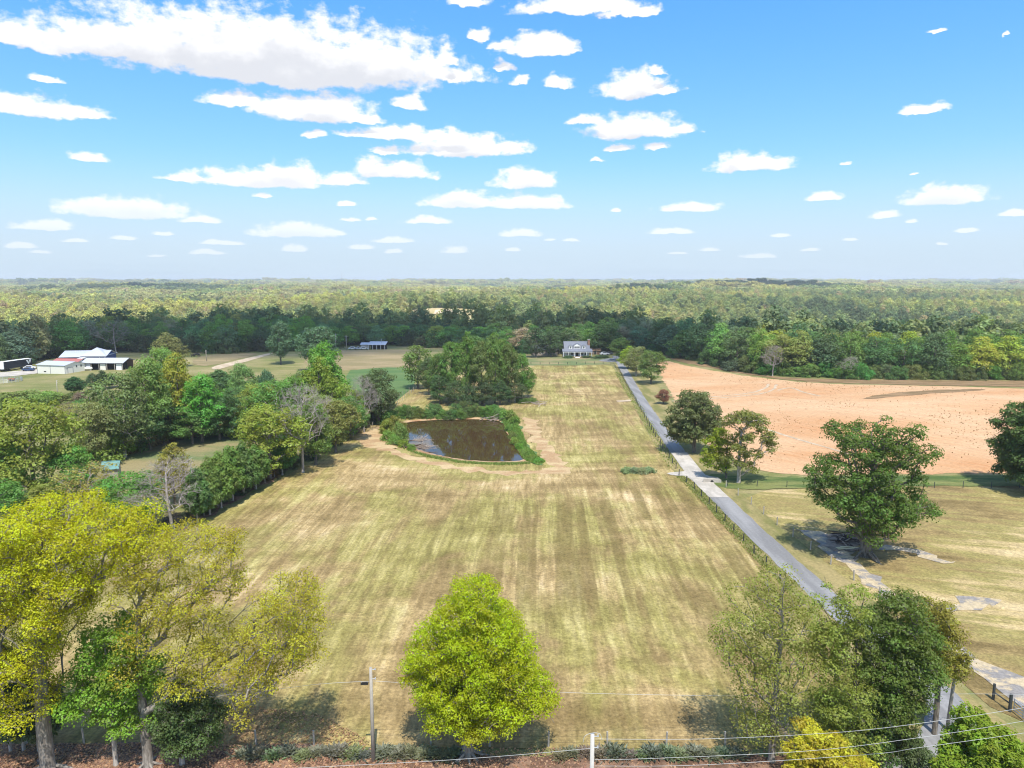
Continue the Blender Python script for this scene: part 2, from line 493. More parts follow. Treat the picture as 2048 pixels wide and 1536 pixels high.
def f_hay(t, pos, x, y):
    # swath direction runs along the drive; slight wander
    wob = t.noise(pos, 0.02, 2).outputs[0]
    s = t.math('ADD', t.math('SUBTRACT', x, t.math('MULTIPLY', y, 0.035)), t.math('MULTIPLY', wob, 2.5))
    sw = t.noise(t.comb(t.math('MULTIPLY', s, 0.36), t.math('MULTIPLY', y, 0.022)), 1.0, 3, 0.55).outputs[0]
    fine = t.noise(t.comb(t.math('MULTIPLY', s, 1.5), t.math('MULTIPLY', y, 0.16)), 1.0, 4, 0.6).outputs[0]
    # across the slope near the road and round the pond
    arc = t.noise(t.comb(t.math('MULTIPLY', x, 0.02), t.math('MULTIPLY', y, 0.30)), 1.0, 4, 0.6, 0.4).outputs[0]
    patch = t.noise(t.comb(t.math('MULTIPLY', x, 0.055), t.math('MULTIPLY', y, 0.10)), 1.0, 5, 0.62, 0.5).outputs[0]
    near = t.smooth(y, 56, 70, 1.0, 0.0)
    dam = t.math('MULTIPLY', t.smooth(y, 118, 130), t.smooth(y, 172, 150))
    k = t.math('MAXIMUM', t.math('MULTIPLY', near, 0.8), t.math('MULTIPLY', dam, 0.7))
    st = t.math('ADD', t.math('MULTIPLY', sw, t.math('SUBTRACT', 1.0, k)), t.math('MULTIPLY', arc, k))
    v = t.math('ADD', t.math('ADD', t.math('MULTIPLY', st, 0.32), t.math('MULTIPLY', fine, 0.30)), t.math('MULTIPLY', patch, 0.38))
    v = t.math('SUBTRACT', v, t.math('MULTIPLY', near, 0.03))
    col = t.ramp(v, [(0.38, (0.200, 0.145, 0.056)), (0.45, (0.260, 0.192, 0.078)), (0.50, (0.340, 0.255, 0.108)), (0.55, (0.44, 0.335, 0.150)), (0.62, (0.60, 0.48, 0.26))])
    g = t.noise(t.comb(t.math('MULTIPLY', x, 0.06), t.math('MULTIPLY', y, 0.045), 4.0), 1.0, 4, 0.6, 0.5).outputs[0]
    gf = t.math('ADD', t.math('MULTIPLY', g, 0.7), t.math('MULTIPLY', sw, 0.3))
    green = t.ramp(v, [(0.40, (0.150, 0.132, 0.036)), (0.50, (0.270, 0.250, 0.070)), (0.60, (0.43, 0.39, 0.14))])
    col = t.mix(t.smooth(gf, 0.42, 0.56, 0.0, 0.85), col, green)
    bn = t.noise(t.comb(t.math('MULTIPLY', s, 0.52), t.math('MULTIPLY', y, 0.008), 9.0), 1.0, 1, 0.5).outputs[0]
    bp = t.noise(t.comb(t.math('MULTIPLY', x, 0.035), t.math('MULTIPLY', y, 0.055), 2.0), 1.0, 3, 0.5).outputs[0]
    zone = t.math('MULTIPLY', t.smooth(x, -14, 8), t.math('MULTIPLY', t.smooth(y, 68, 78), t.smooth(y, 126, 116)))
    band = t.math('MULTIPLY', t.math('MULTIPLY', t.smooth(bn, 0.47, 0.55), t.smooth(bp, 0.42, 0.52)), t.math('MULTIPLY_ADD', zone, 0.55, 0.12))
    col = t.mix(band, col, (0.165, 0.128, 0.042))
    col = t.mix(1.0, col, (0.86, 0.83, 0.88), 'MULTIPLY')
    lines = t.noise(t.comb(t.math('MULTIPLY', s, 2.6), t.math('MULTIPLY', y, 0.035)), 1.0, 2, 0.5).outputs[0]
    k2 = t.math('MULTIPLY', t.smooth(lines, 0.52, 0.66), t.math('SUBTRACT', 1.0, k))
    col = t.mix(t.math('MULTIPLY', k2, 0.32), col, (0.16, 0.125, 0.05))
    col = grain(t, pos, col, 0.30, 0.9)
    return grain(t, pos, col, 0.60, 3.0)

def f_pasture(t, pos, x, y):
    d = t.math('ADD', t.math('MULTIPLY', x, 0.35), y)
    b = t.noise(t.comb(t.math('MULTIPLY', x, 0.03), t.math('MULTIPLY', d, 0.30)), 1.0, 5, 0.62, 0.5).outputs[0]
    a = t.noise(pos, 0.06, 4, 0.55).outputs[0]
    v = t.math('ADD', t.math('MULTIPLY', a, 0.55), t.math('MULTIPLY', b, 0.45))
    col = t.ramp(v, [(0.38, (0.165, 0.120, 0.045)), (0.45, (0.265, 0.195, 0.078)), (0.52, (0.275, 0.235, 0.078)), (0.58, (0.42, 0.32, 0.145)), (0.68, (0.52, 0.41, 0.22))])
    col = t.mix(1.0, col, (0.88, 0.88, 0.92), 'MULTIPLY')
    col = grain(t, pos, col, 0.28, 0.9)
    return grain(t, pos, col, 0.60, 3.0)

def f_plough(t, pos, x, y):
    s = t.math('ADD', t.math('MULTIPLY', x, 0.80), t.math('MULTIPLY', y, 0.60))
    l = t.noise(t.comb(t.math('MULTIPLY', s, 0.9), t.math('MULTIPLY', t.math('SUBTRACT', t.math('MULTIPLY', x, 0.6), t.math('MULTIPLY', y, 0.8)), 0.02)), 1.0, 4, 0.6).outputs[0]
    a = t.noise(t.comb(t.math('MULTIPLY', x, 0.020), t.math('MULTIPLY', y, 0.045)), 1.0, 4, 0.55, 0.4).outputs[0]
    v = t.math('ADD', t.math('MULTIPLY', a, 0.72), t.math('MULTIPLY', l, 0.28))
    col = t.ramp(v, [(0.30, (0.48, 0.215, 0.092)), (0.38, (0.54, 0.305, 0.155)), (0.48, (0.575, 0.365, 0.208)), (0.64, (0.62, 0.435, 0.275))])
    sp = t.noise(pos, 0.55, 3, 0.5).outputs[0]
    col = t.mix(t.smooth(sp, 0.63, 0.72, 0, 0.5), col, (0.32, 0.19, 0.09))
    fur = t.noise(t.comb(t.math('MULTIPLY', s, 3.2), t.math('MULTIPLY', y, 0.03)), 1.0, 3, 0.6).outputs[0]
    col = t.mix(t.smooth(fur, 0.5, 0.68, 0, 0.35), col, (0.36, 0.205, 0.105))
    col = t.mix(1.0, col, (0.82, 0.80, 0.76), 'MULTIPLY')
    return grain(t, pos, col, 0.3, 1.6)

def two(c0, c1, sx=0.1, sy=0.1, amt=0.35, lo=0.38, hi=0.62, gscale=2.6):
    def f(t, pos, x, y):
        a = t.noise(t.comb(t.math('MULTIPLY', x, sx), t.math('MULTIPLY', y, sy)), 1.0, 5, 0.6).outputs[0]
        col = t.mix(t.smooth(a, lo, hi), c0, c1)
        return grain(t, pos, col, amt, gscale)
    return f

M = {}
M['meadow'] = ground_mat('meadow_grass', f_meadow)
M['hay'] = ground_mat('mown_hay', f_hay)
M['pasture'] = ground_mat('dry_pasture', f_pasture)
M['plough'] = ground_mat('bare_red_soil', f_plough)
M['stubble'] = ground_mat('brown_stubble', two((0.15, 0.105, 0.05), (0.26, 0.17, 0.09), 0.1, 0.5))
M['green_strip'] = ground_mat('green_grass', two((0.065, 0.105, 0.028), (0.17, 0.18, 0.06), 0.08, 0.3))
M['verge'] = ground_mat('verge_grass', two((0.155, 0.150, 0.050), (0.28, 0.225, 0.10), 0.3, 0.08))
M['green_field'] = ground_mat('green_field_grass', two((0.075, 0.135, 0.045), (0.105, 0.16, 0.055), 0.05, 0.15, 0.2))
M['brown_field'] = ground_mat('brown_slope_grass', two((0.20, 0.165, 0.08), (0.27, 0.21, 0.115), 0.05, 0.15, 0.3))
M['lane_grass'] = ground_mat('lane_grass', two((0.12, 0.155, 0.06), (0.24, 0.20, 0.10), 0.05, 0.1, 0.3))
M['bank_soil'] = ground_mat('bank_soil', two((0.30, 0.165, 0.085), (0.42, 0.30, 0.17), 0.3, 0.3, 0.35))
M['soil_rim'] = ground_mat('red_dry_rim', two((0.34, 0.22, 0.115), (0.44, 0.33, 0.18), 0.2, 0.3, 0.35))
M['track'] = ground_mat('dirt_track', two((0.36, 0.28, 0.19), (0.48, 0.39, 0.28), 0.3, 0.3, 0.25))
M['gravel_yard'] = ground_mat('gravel_yard', two((0.34, 0.31, 0.27), (0.46, 0.42, 0.36), 0.2, 0.2, 0.25))
M['litter'] = ground_mat('leafy_soil', two((0.115, 0.068, 0.044), (0.23, 0.145, 0.095), 0.5, 0.5, 0.5))
M['ash'] = ground_mat('ash_ground', two((0.11, 0.085, 0.06), (0.30, 0.24, 0.19), 0.35, 0.35, 0.4))
M['oldroad'] = ground_mat('crumbling_asphalt', two((0.22, 0.205, 0.19), (0.42, 0.34, 0.22), 0.55, 0.65, 0.4, 0.44, 0.56))
M['asphalt'] = ground_mat('worn_asphalt', two((0.180, 0.177, 0.174), (0.250, 0.246, 0.240), 0.6, 0.05, 0.18), 0.85, 8, 0.3, 0.02)
M['concrete'] = ground_mat('pale_concrete', two((0.34, 0.31, 0.265), (0.45, 0.41, 0.355), 0.5, 0.2, 0.18), 0.85, 8, 0.2, 0.02)
M['far_crop'] = ground_mat('far_pale_field', two((0.36, 0.30, 0.13), (0.46, 0.36, 0.20), 0.02, 0.05, 0.15))
M['far_soil'] = ground_mat('far_bare_field', two((0.55, 0.40, 0.28), (0.62, 0.48, 0.35), 0.02, 0.05, 0.12))
M['white'] = simple('white_painted_siding', (0.74, 0.74, 0.72), 0.6, 0.06)
M['cream'] = simple('cream_metal_siding', (0.72, 0.70, 0.62), 0.5, 0.05)
M['roof_grey'] = simple('slate_grey_shingle', (0.16, 0.17, 0.20), 0.85, 0.2)
M['roof_metal'] = simple('galvanised_roof', (0.42, 0.44, 0.48), 0.45, 0.06, 1.0, 0.4)
M['roof_red'] = simple('red_metal_roof', (0.36, 0.12, 0.10), 0.5, 0.12)
M['roof_teal'] = simple('teal_metal_roof', (0.13, 0.26, 0.24), 0.5, 0.15)
M['blue_wall'] = simple('blue_metal_wall', (0.025, 0.06, 0.22), 0.5, 0.1)
M['glass'] = simple('dark_window_glass', (0.03, 0.035, 0.045), 0.12, 0.1, 3, 0.5)
M['dark'] = simple('dark_interior', (0.03, 0.028, 0.026), 0.9, 0.2)
M['brick'] = simple('brown_brick', (0.26, 0.15, 0.10), 0.85, 0.2)
M['black'] = simple('black_paint', (0.018, 0.02, 0.028), 0.4, 0.2)
M['rubber'] = simple('black_rubber', (0.02, 0.02, 0.02), 0.8, 0.2)
M['steel'] = simple('galvanised_steel', (0.46, 0.48, 0.50), 0.4, 0.1, 3, 0.5, 0.3)
M['wood_grey'] = simple('weathered_pole_wood', (0.34, 0.31, 0.27), 0.85, 0.25, 6)
M['wood_dark'] = simple('dark_post_wood', (0.045, 0.05, 0.05), 0.85, 0.3, 6)
M['wood_brown'] = simple('brown_wood', (0.20, 0.12, 0.07), 0.85, 0.3, 4)
M['board'] = simple('pale_sawn_board', (0.62, 0.52, 0.30), 0.8, 0.15, 4)
M['wire'] = simple('aluminium_cable', (0.42, 0.42, 0.41), 0.45, 0.05, 3, 0.4)
M['rust'] = simple('rusty_metal', (0.34, 0.13, 0.055), 0.85, 0.3, 4)
M['charred'] = simple('charred_wood', (0.05, 0.035, 0.028), 0.9, 0.4, 3)
M['deadwood'] = simple('bleached_deadwood', (0.33, 0.27, 0.22), 0.9, 0.25, 4)
M['hide'] = simple('black_cow_hide', (0.02, 0.017, 0.015), 0.7, 0.2, 3)
def cloud_mat():
    m, t, out = new_mat('cloud_white')
    d = t.node('ShaderNodeBsdfDiffuse'); d.inputs[0].default_value = (0.88, 0.88, 0.9, 1)
    tr = t.node('ShaderNodeBsdfTransparent'); mx = t.node('ShaderNodeMixShader'); mx.inputs[0].default_value = 0.68
    t.l.new(d.outputs[0], mx.inputs[1]); t.l.new(tr.outputs[0], mx.inputs[2]); t.l.new(mx.outputs[0], out.inputs[0])
    return m
M['cloud'] = cloud_mat()

def bark_mat(name, c0, c1):
    m, t, out = new_mat(name)
    pos = t.node('ShaderNodeTexCoord').outputs['Object']
    n = t.noise(t.vmath('MULTIPLY', pos, (4, 4, 0.9)), 1.6, 6, 0.65)
    col = t.mix(t.smooth(n.outputs[0], 0.35, 0.65), c0, c1)
    principled(t, out, col, 0.9, 0.15, 0, n.outputs[0], 0.6, 0.05)
    return m
M['bark'] = bark_mat('grey_brown_bark', (0.085, 0.070, 0.055), (0.21, 0.185, 0.155))
M['bark_mid'] = bark_mat('mid_grey_bark', (0.15, 0.13, 0.11), (0.30, 0.27, 0.235))
M['bark_pale'] = bark_mat('pale_grey_bark', (0.24, 0.21, 0.18), (0.46, 0.42, 0.37))
M['bark_dead'] = bark_mat('silver_dead_bark', (0.24, 0.205, 0.18), (0.44, 0.39, 0.35))

def leaf_mat(name, transl=0.48, forest=False, fixed=None):
    m, t, out = new_mat(name)
    oi = t.node('ShaderNodeObjectInfo')
    lr = t.node('ShaderNodeAttribute', attribute_name='leaf').outputs['Fac']
    cr = t.node('ShaderNodeAttribute', attribute_name='clump').outputs['Fac']
    col = oi.outputs['Color']
    if fixed is not None:
        rg = t.node('ShaderNodeRGB'); rg.outputs[0].default_value = (*fixed, 1); col = rg.outputs[0]
    h = t.node('ShaderNodeHueSaturation')
    hue = t.math('ADD', t.lin(cr, 0, 1, 0.490, 0.520), t.lin(lr, 0, 1, -0.010, 0.012))
    if forest:
        hue = t.math('ADD', hue, t.lin(oi.outputs['Random'], 0, 1, -0.012, 0.012))
    val = t.math('MULTIPLY', t.lin(lr, 0, 1, 1.55 if forest else 1.35, 2.05 if forest else 2.35), t.lin(cr, 0, 1, 0.92 if forest else 0.85, 1.08 if forest else 1.18))
    val = t.math('MULTIPLY', val, t.lin(oi.outputs['Random'], 0, 1, 0.84 if forest else 0.9, 1.16 if forest else 1.1))
    t.put(h.inputs['Hue'], hue); t.put(h.inputs['Value'], val); h.inputs['Saturation'].default_value = 1.0
    t.l.new(col, h.inputs['Color'])
    d = t.node('ShaderNodeBsdfDiffuse'); t.l.new(h.outputs[0], d.inputs[0])
    tr = t.node('ShaderNodeBsdfTranslucent')
    tcol = t.mix(1.0, h.outputs[0], (1.25, 1.15, 0.55), 'MULTIPLY')
    t.l.new(tcol, tr.inputs[0])
    mx = t.node('ShaderNodeMixShader'); mx.inputs[0].default_value = transl
    t.l.new(d.outputs[0], mx.inputs[1]); t.l.new(tr.outputs[0], mx.inputs[2])
    g = t.node('ShaderNodeBsdfGlossy'); g.inputs['Roughness'].default_value = 0.5
    g.inputs['Color'].default_value = (1, 1, 1, 1)
    m2 = t.node('ShaderNodeMixShader'); m2.inputs[0].default_value = 0.012
    t.l.new(mx.outputs[0], m2.inputs[1]); t.l.new(g.outputs[0], m2.inputs[2])
    t.l.new(m2.outputs[0], out.inputs[0])
    return m
M['leaf'] = leaf_mat('leaves')

def water_mat():
    m, t, out = new_mat('muddy_pond_water')
    pos = t.node('ShaderNodeNewGeometry').outputs['Position']
    n = t.noise(pos, 0.12, 3)
    col = t.mix(n.outputs[0], (0.046, 0.027, 0.0115), (0.060, 0.036, 0.0155))
    b = t.noise(t.vmath('MULTIPLY', pos, (1, 0.6, 1)), 1.6, 3, 0.5)
    p = principled(t, out, col, 0.035, 0.5, 0, b.outputs[0], 0.03, 0.02)
    p.inputs['IOR'].default_value = 1.42
    return m
M['water'] = water_mat()

# ------------------------------------------------------------------ the ground and the sheets laid on it
def build_ground():
    X, Y = np.meshgrid(XL, YL)
    Z = terrain(X.ravel(), Y.ravel())
    V = np.stack([X.ravel(), Y.ravel(), Z], 1)
    nx = len(XL); ny = len(YL)
    i = np.arange(nx - 1)[None] + np.arange(ny - 1)[:, None] * nx
    F = np.stack([i, i + 1, i + 1 + nx, i + nx], -1).reshape(-1, 4)
    me = mesh_np('ground', V, F, True)
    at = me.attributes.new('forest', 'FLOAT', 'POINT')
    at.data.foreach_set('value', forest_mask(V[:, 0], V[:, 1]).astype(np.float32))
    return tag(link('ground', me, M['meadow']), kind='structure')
build_ground()

def clip_cell(poly, x0, x1, y0, y1):
    for ax, val, keep_lo in ((0, x0, False), (0, x1, True), (1, y0, False), (1, y1, True)):
        out = []
        n = len(poly)
        for k in range(n):
            a = poly[k - 1]; b = poly[k]
            ia = (a[ax] <= val) if keep_lo else (a[ax] >= val)
            ib = (b[ax] <= val) if keep_lo else (b[ax] >= val)
            if ia != ib:
                s = (val - a[ax]) / (b[ax] - a[ax])
                c = [a[0] + s * (b[0] - a[0]), a[1] + s * (b[1] - a[1])]
                c[ax] = val
                out.append(tuple(c))
            if ib: out.append(b)
        poly = out
        if not poly: return poly
    return poly

def sheet(name, poly, mat, off, smooth_n=1, kind='structure', rough_edge=0.0, seed=1):
    """a surface laid on the terrain: outline in world metres"""
    Pg = np.asarray(poly, float)
    if smooth_n: Pg = chaikin(Pg, smooth_n)
    if rough_edge > 0:                        # uneven, natural border
        Q = []
        for a, b in zip(Pg, np.roll(Pg, -1, 0)):
            n = max(1, int(np.linalg.norm(b - a) / 1.2))
            for k in range(n): Q.append(a + (b - a) * k / n)
        Pg = np.array(Q)
        Pg = Pg + rough_edge * np.stack([vnoise(Pg[:, 0] * 0.5, Pg[:, 1] * 0.5, seed) - 0.5 + 0.5 * (vnoise(Pg[:, 0] * 1.7, Pg[:, 1] * 1.7, seed) - 0.5),
                                         vnoise(Pg[:, 0] * 0.5 + 9, Pg[:, 1] * 0.5, seed + 1) - 0.5 + 0.5 * (vnoise(Pg[:, 0] * 1.7, Pg[:, 1] * 1.7, seed + 5) - 0.5)], 1) * 2
    if np.sum(Pg[:, 0] * np.roll(Pg[:, 1], -1) - np.roll(Pg[:, 0], -1) * Pg[:, 1]) < 0: Pg = Pg[::-1]
    cells = set()
    for a, b in zip(Pg, np.roll(Pg, -1, 0)):
        n = max(2, int(np.linalg.norm(b - a) / 0.4) + 1)
        t = np.linspace(0, 1, n)
        q = a + (b - a) * t[:, None]
        ci = np.searchsorted(XL, q[:, 0], 'right') - 1; cj = np.searchsorted(YL, q[:, 1], 'right') - 1
        cells.update(zip(ci.tolist(), cj.tolist()))
    i0, i1 = np.searchsorted(XL, Pg[:, 0].min(), 'right') - 1, np.searchsorted(XL, Pg[:, 0].max(), 'right')
    j0, j1 = np.searchsorted(YL, Pg[:, 1].min(), 'right') - 1, np.searchsorted(YL, Pg[:, 1].max(), 'right')
    ii, jj = np.meshgrid(np.arange(i0, i1), np.arange(j0, j1))
    inside = in_poly((XL[ii] + XL[ii + 1]) / 2, (YL[jj] + YL[jj + 1]) / 2, Pg)
    verts = {}; VV = []; FF = []
    def vid(p):
        k = (round(p[0], 3), round(p[1], 3))
        if k not in verts:
            verts[k] = len(VV); VV.append(k)
        return verts[k]
    pl = [tuple(p) for p in Pg]
    for i, j, ins in zip(ii.ravel().tolist(), jj.ravel().tolist(), inside.ravel().tolist()):
        x0, x1, y0, y1 = XL[i], XL[i + 1], YL[j], YL[j + 1]
        if (i, j) in cells:
            c = clip_cell(pl, x0, x1, y0, y1)
            ids = []
            for p in c:
                v = vid(p)
                if not ids or ids[-1] != v: ids.append(v)
            if len(ids) > 1 and ids[0] == ids[-1]: ids.pop()
            if len(set(ids)) >= 3 and len(set(ids)) == len(ids): FF.append(tuple(ids))
        elif ins:
            FF.append((vid((x0, y0)), vid((x1, y0)), vid((x1, y1)), vid((x0, y1))))
    A = np.array(VV)
    Z = terrain(A[:, 0], A[:, 1]) + off
    me = bpy.data.meshes.new(name)
    me.from_pydata([(a, b, c) for (a, b), c in zip(VV, Z)], [], FF)
    for p in me.polygons: p.use_smooth = True
    me.update()
    o = link(name, me, mat)
    return tag(o, kind=kind)

def px(*pts): return [P(x, y)[:2] for x, y in pts]

def ribbon(pts, width):
    pts = np.asarray(pts, float)
    # resample smoothly
    t = np.arange(len(pts)); tt = np.linspace(0, len(pts) - 1, (len(pts) - 1) * 8 + 1)
    Q = []
    for s in tt:
        k = min(int(s), len(pts) - 2); f = s - k
        p0 = pts[max(k - 1, 0)]; p1 = pts[k]; p2 = pts[k + 1]; p3 = pts[min(k + 2, len(pts) - 1)]
        Q.append(0.5 * ((2 * p1) + (-p0 + p2) * f + (2 * p0 - 5 * p1 + 4 * p2 - p3) * f * f + (-p0 + 3 * p1 - 3 * p2 + p3) * f ** 3))
    Q = np.array(Q)
    tg = np.gradient(Q, axis=0); tg /= np.linalg.norm(tg, axis=1, keepdims=True)
    nr = np.stack([tg[:, 1], -tg[:, 0]], 1)
    w = np.interp(tt, t, np.broadcast_to(width, (len(pts),)))[:, None] / 2
    return np.concatenate([Q + nr * w, (Q - nr * w)[::-1]]), Q

# hay meadow: bounded by the tree row, the drive and the house lawn
HAY = px((-250, 1497), (-250, 1180), (60, 1180), (330, 1072), (440, 1030), (560, 960), (650, 905), (720, 858), (775, 812), (838, 772), (900, 752), (1000, 740), (1075, 731),
         (1200, 729), (1226, 733), (1262, 800), (1310, 880), (1352, 945), (1420, 1020), (1515, 1118), (1600, 1205), (1700, 1320), (1740, 1420), (1700, 1497), (1000, 1497))
sheet('mown_hay_field', HAY, M['hay'], 0.04, 0)
sheet('pasture', px((1470, 985), (1700, 972), (2300, 972), (2600, 1200), (2400, 1560), (2010, 1440), (1900, 1345), (1760, 1230), (1640, 1120), (1545, 1045)), M['pasture'], 0.04, 1)
sheet('ploughed_field', px((1312, 712), (1345, 726), (1420, 741), (1520, 756), (1640, 768), (1800, 772), (2048, 778), (2400, 780), (2500, 940), (2048, 947), (1700, 949), (1570, 950),
                          (1500, 936), (1440, 915), (1390, 860), (1350, 800), (1322, 752)), M['plough'], 0.05, 2, rough_edge=0.8)
sheet('stubble_headland', px((1318, 708), (1350, 714), (1410, 728), (1490, 747), (1590, 757), (1750, 761), (2048, 761), (2400, 761), (2400, 779), (2048, 774), (1850, 772), (1640, 766),
                            (1540, 756), (1430, 738), (1350, 722)), M['stubble'], 0.09, 1, rough_edge=0.8)
sheet('stubble_strip', px((1722, 797), (1760, 789), (1830, 783), (1910, 779), (1985, 779), (1930, 784), (1860, 788), (1790, 794), (1740, 799)), M['stubble'], 0.10, 1, rough_edge=0.5)
sheet('green_headland', px((1392, 962), (1440, 945), (1500, 952), (1600, 955), (1800, 953), (2048, 950), (2400, 946), (2400, 972), (2048, 973), (1700, 974), (1480, 982)), M['green_strip'], 0.10, 1, rough_edge=0.7)
sheet('drive_verge', px((1228, 716), (1250, 720), (1310, 760), (1352, 815), (1395, 880), (1440, 930), (1450, 960), (1500, 1005), (1590, 1075), (1680, 1150), (1790, 1235), (1880, 1330), (1945, 1400),
                       (2048, 1470), (2100, 1545), (1780, 1545), (1800, 1440), (1740, 1330), (1600, 1200), (1500, 1092), (1400, 985), (1340, 940), (1285, 850), (1235, 745)), M['verge'], 0.07, 1)
dr_px = [(1231, 712), (1240, 727), (1257, 756), (1287, 808), (1325, 863), (1352, 899), (1388, 946), (1432, 990), (1490, 1046), (1555, 1108), (1625, 1172), (1712, 1252), (1810, 1335), (1893, 1412), (1902, 1478), (1868, 1545), (1800, 1640)]
drive_pts = np.array([P(x, y)[:2] for x, y in dr_px])
dw = np.array([3.4, 3.2, 3.1, 3.1, 3.1, 3.1, 3.2, 3.2, 3.2, 3.2, 3.2, 3.2, 3.2, 3.4, 4.0, 5.0, 6.5])
dpoly, DRIVE = ribbon(drive_pts, dw)
sheet('asphalt_driveway', dpoly, M['asphalt'], 0.12, 0, rough_edge=0.16)
cpoly, _ = ribbon(np.array([P(x, y)[:2] for x, y in [(1358, 906), (1372, 925), (1390, 948), (1412, 971), (1438, 996)]]), 3.3)
sheet('concrete_apron', cpoly, M['concrete'], 0.15, 0)
sheet('concrete_apron', px((1330, 947), (1368, 944), (1385, 941), (1402, 960), (1395, 970), (1372, 953), (1345, 952)), M['concrete'], 0.135, 1)
sheet('concrete_apron', px((1398, 946), (1415, 953), (1438, 956), (1440, 962), (1425, 966), (1432, 978), (1410, 966)), M['concrete'], 0.135, 1)
sheet('house_parking', px((1196, 722), (1206, 719), (1228, 716), (1236, 721), (1230, 725), (1210, 724)), M['asphalt'], 0.16, 1)
sheet('house_lawn', px((1040, 722), (1060, 717), (1130, 714), (1228, 714), (1234, 720), (1232, 728), (1180, 731), (1060, 731), (1040, 729)), M['lane_grass'], 0.09, 1)
sheet('side_path', px((1232, 802), (1262, 800), (1262, 803), (1236, 805)), M['track'], 0.14, 0)
for tr in ([(1345, 803), (1400, 796), (1460, 791), (1505, 785), (1530, 777), (1538, 768)], [(1352, 806), (1420, 798), (1480, 793), (1525, 787), (1548, 778), (1552, 769)], [(1555, 781), (1580, 776), (1605, 784), (1640, 793)], [(1470, 840), (1600, 880), (1760, 925), (1850, 945)]):
    sheet('wheel_track', ribbon(np.array([P(x, y)[:2] for x, y in tr]), 0.9)[0], M['track'], 0.085, 0, rough_edge=0.25)
# broken old drive by the oak
sheet('old_asphalt_path', px((1598, 1058), (1625, 1056), (1665, 1072), (1700, 1084), (1720, 1095), (1700, 1106), (1735, 1135), (1775, 1175), (1790, 1200), (1772, 1205), (1740, 1170), (1705, 1135), (1660, 1105), (1625, 1080)), M['oldroad'], 0.09, 1, rough_edge=1.3)
sheet('ash_patch', px((1640, 1072), (1670, 1068), (1715, 1072), (1728, 1085), (1700, 1098), (1680, 1110), (1650, 1092)), M['ash'], 0.13, 2, rough_edge=0.7)
sheet('old_asphalt_path', px((1752, 1088), (1775, 1088), (1830, 1101), (1880, 1113), (1912, 1128), (1890, 1129), (1830, 1112), (1790, 1102), (1756, 1098)), M['oldroad'], 0.09, 1, rough_edge=1.1)
sheet('old_asphalt_path', px((1862, 1212), (1885, 1202), (1920, 1195), (1965, 1198), (2008, 1203), (1985, 1214), (1930, 1219), (1900, 1230), (1875, 1228)), M['oldroad'], 0.09, 1, rough_edge=1.3)
sheet('old_asphalt_path', px((1868, 1270), (1895, 1264), (1930, 1290), (1975, 1325), (2048, 1368), (2110, 1410), (2080, 1425), (2010, 1382), (1955, 1345), (1905, 1305)), M['oldroad'], 0.09, 1, rough_edge=1.3)
# left side
sheet('grass_lane', px((190, 930), (280, 893), (360, 872), (440, 860), (500, 858), (505, 885), (430, 920), (350, 960), (270, 985), (190, 965)), M['lane_grass'], 0.05, 1)
sheet('dirt_bank', px((185, 920), (240, 900), (300, 880), (380, 862), (460, 850), (462, 856), (380, 870), (300, 889), (240, 912), (200, 930)), M['bank_soil'], 0.09, 1, rough_edge=0.6)
sheet('green_field', px((690, 742), (730, 738), (790, 734), (830, 740), (832, 770), (795, 800), (760, 830), (740, 820), (700, 790)), M['green_field'], 0.06, 1)
sheet('brown_slope', px((600, 705), (700, 700), (815, 700), (840, 705), (830, 738), (760, 736), (700, 740), (620, 745)), M['brown_field'], 0.05, 1, rough_edge=1.2)
sheet('dirt_track', px((420, 735), (455, 726), (500, 715), (545, 705), (546, 708), (505, 720), (465, 731), (430, 741)), M['track'], 0.09, 1)
sheet('brown_slope', px((390, 714), (430, 709), (500, 705), (520, 708), (470, 720), (420, 732), (385, 730)), M['brown_field'], 0.06, 1, rough_edge=1.0)
sheet('gravel_yard', px((-60, 752), (0, 745), (60, 740), (80, 738), (85, 745), (60, 749), (0, 755)), M['gravel_yard'], 0.07, 1, rough_edge=0.8)
sheet('field_edge_soil', px((300, 1100), (380, 1055), (450, 1015), (530, 970), (600, 930), (600, 915), (530, 950), (440, 1000), (370, 1035), (300, 1075)), M['litter'], 0.08, 1, rough_edge=0.8)
sheet('roadside_leafy_soil', px((-260, 1499), (200, 1488), (420, 1494), (700, 1508), (1000, 1506), (1300, 1511), (1560, 1508), (1700, 1506), (1830, 1504), (1850, 1660), (900, 1680), (-260, 1680)), M['litter'], 0.10, 1, rough_edge=0.8)

# far fields beyond the woods
def far_sheet(name, c, hx, hy, mat, ox=0.0):
    poly = [(c[0] - hx + ox, c[1] - hy), (c[0] + hx + ox, c[1] - hy), (c[0] + hx + ox, c[1] + hy), (c[0] - hx + ox, c[1] + hy)]
    n = 14
    xs = np.linspace(poly[0][0], poly[1][0], n); ys = np.linspace(poly[0][1], poly[2][1], n)
    X, Y = np.meshgrid(xs, ys); Z = terrain(X.ravel(), Y.ravel()) + 1.2
    i = np.arange(n - 1)[None] + np.arange(n - 1)[:, None] * n
    F = np.stack([i, i + 1, i + 1 + n, i + n], -1).reshape(-1, 4)
    return tag(link(name, mesh_np(name, np.stack([X.ravel(), Y.ravel(), Z], 1), F, True), mat), kind='structure')
far_sheet('far_pale_field', FAR_FIELD, 42, 55, M['far_crop'])
o = far_sheet('far_bare_field', FAR_FIELD, 11, 40, M['far_soil'], 2.0); o.location.z = 0.5
far_sheet('far_pale_field', FAR_FIELD2, 70, 70, M['far_crop'])
far_sheet('far_bare_field', FAR_FIELD3, 42, 70, M['far_soil'])

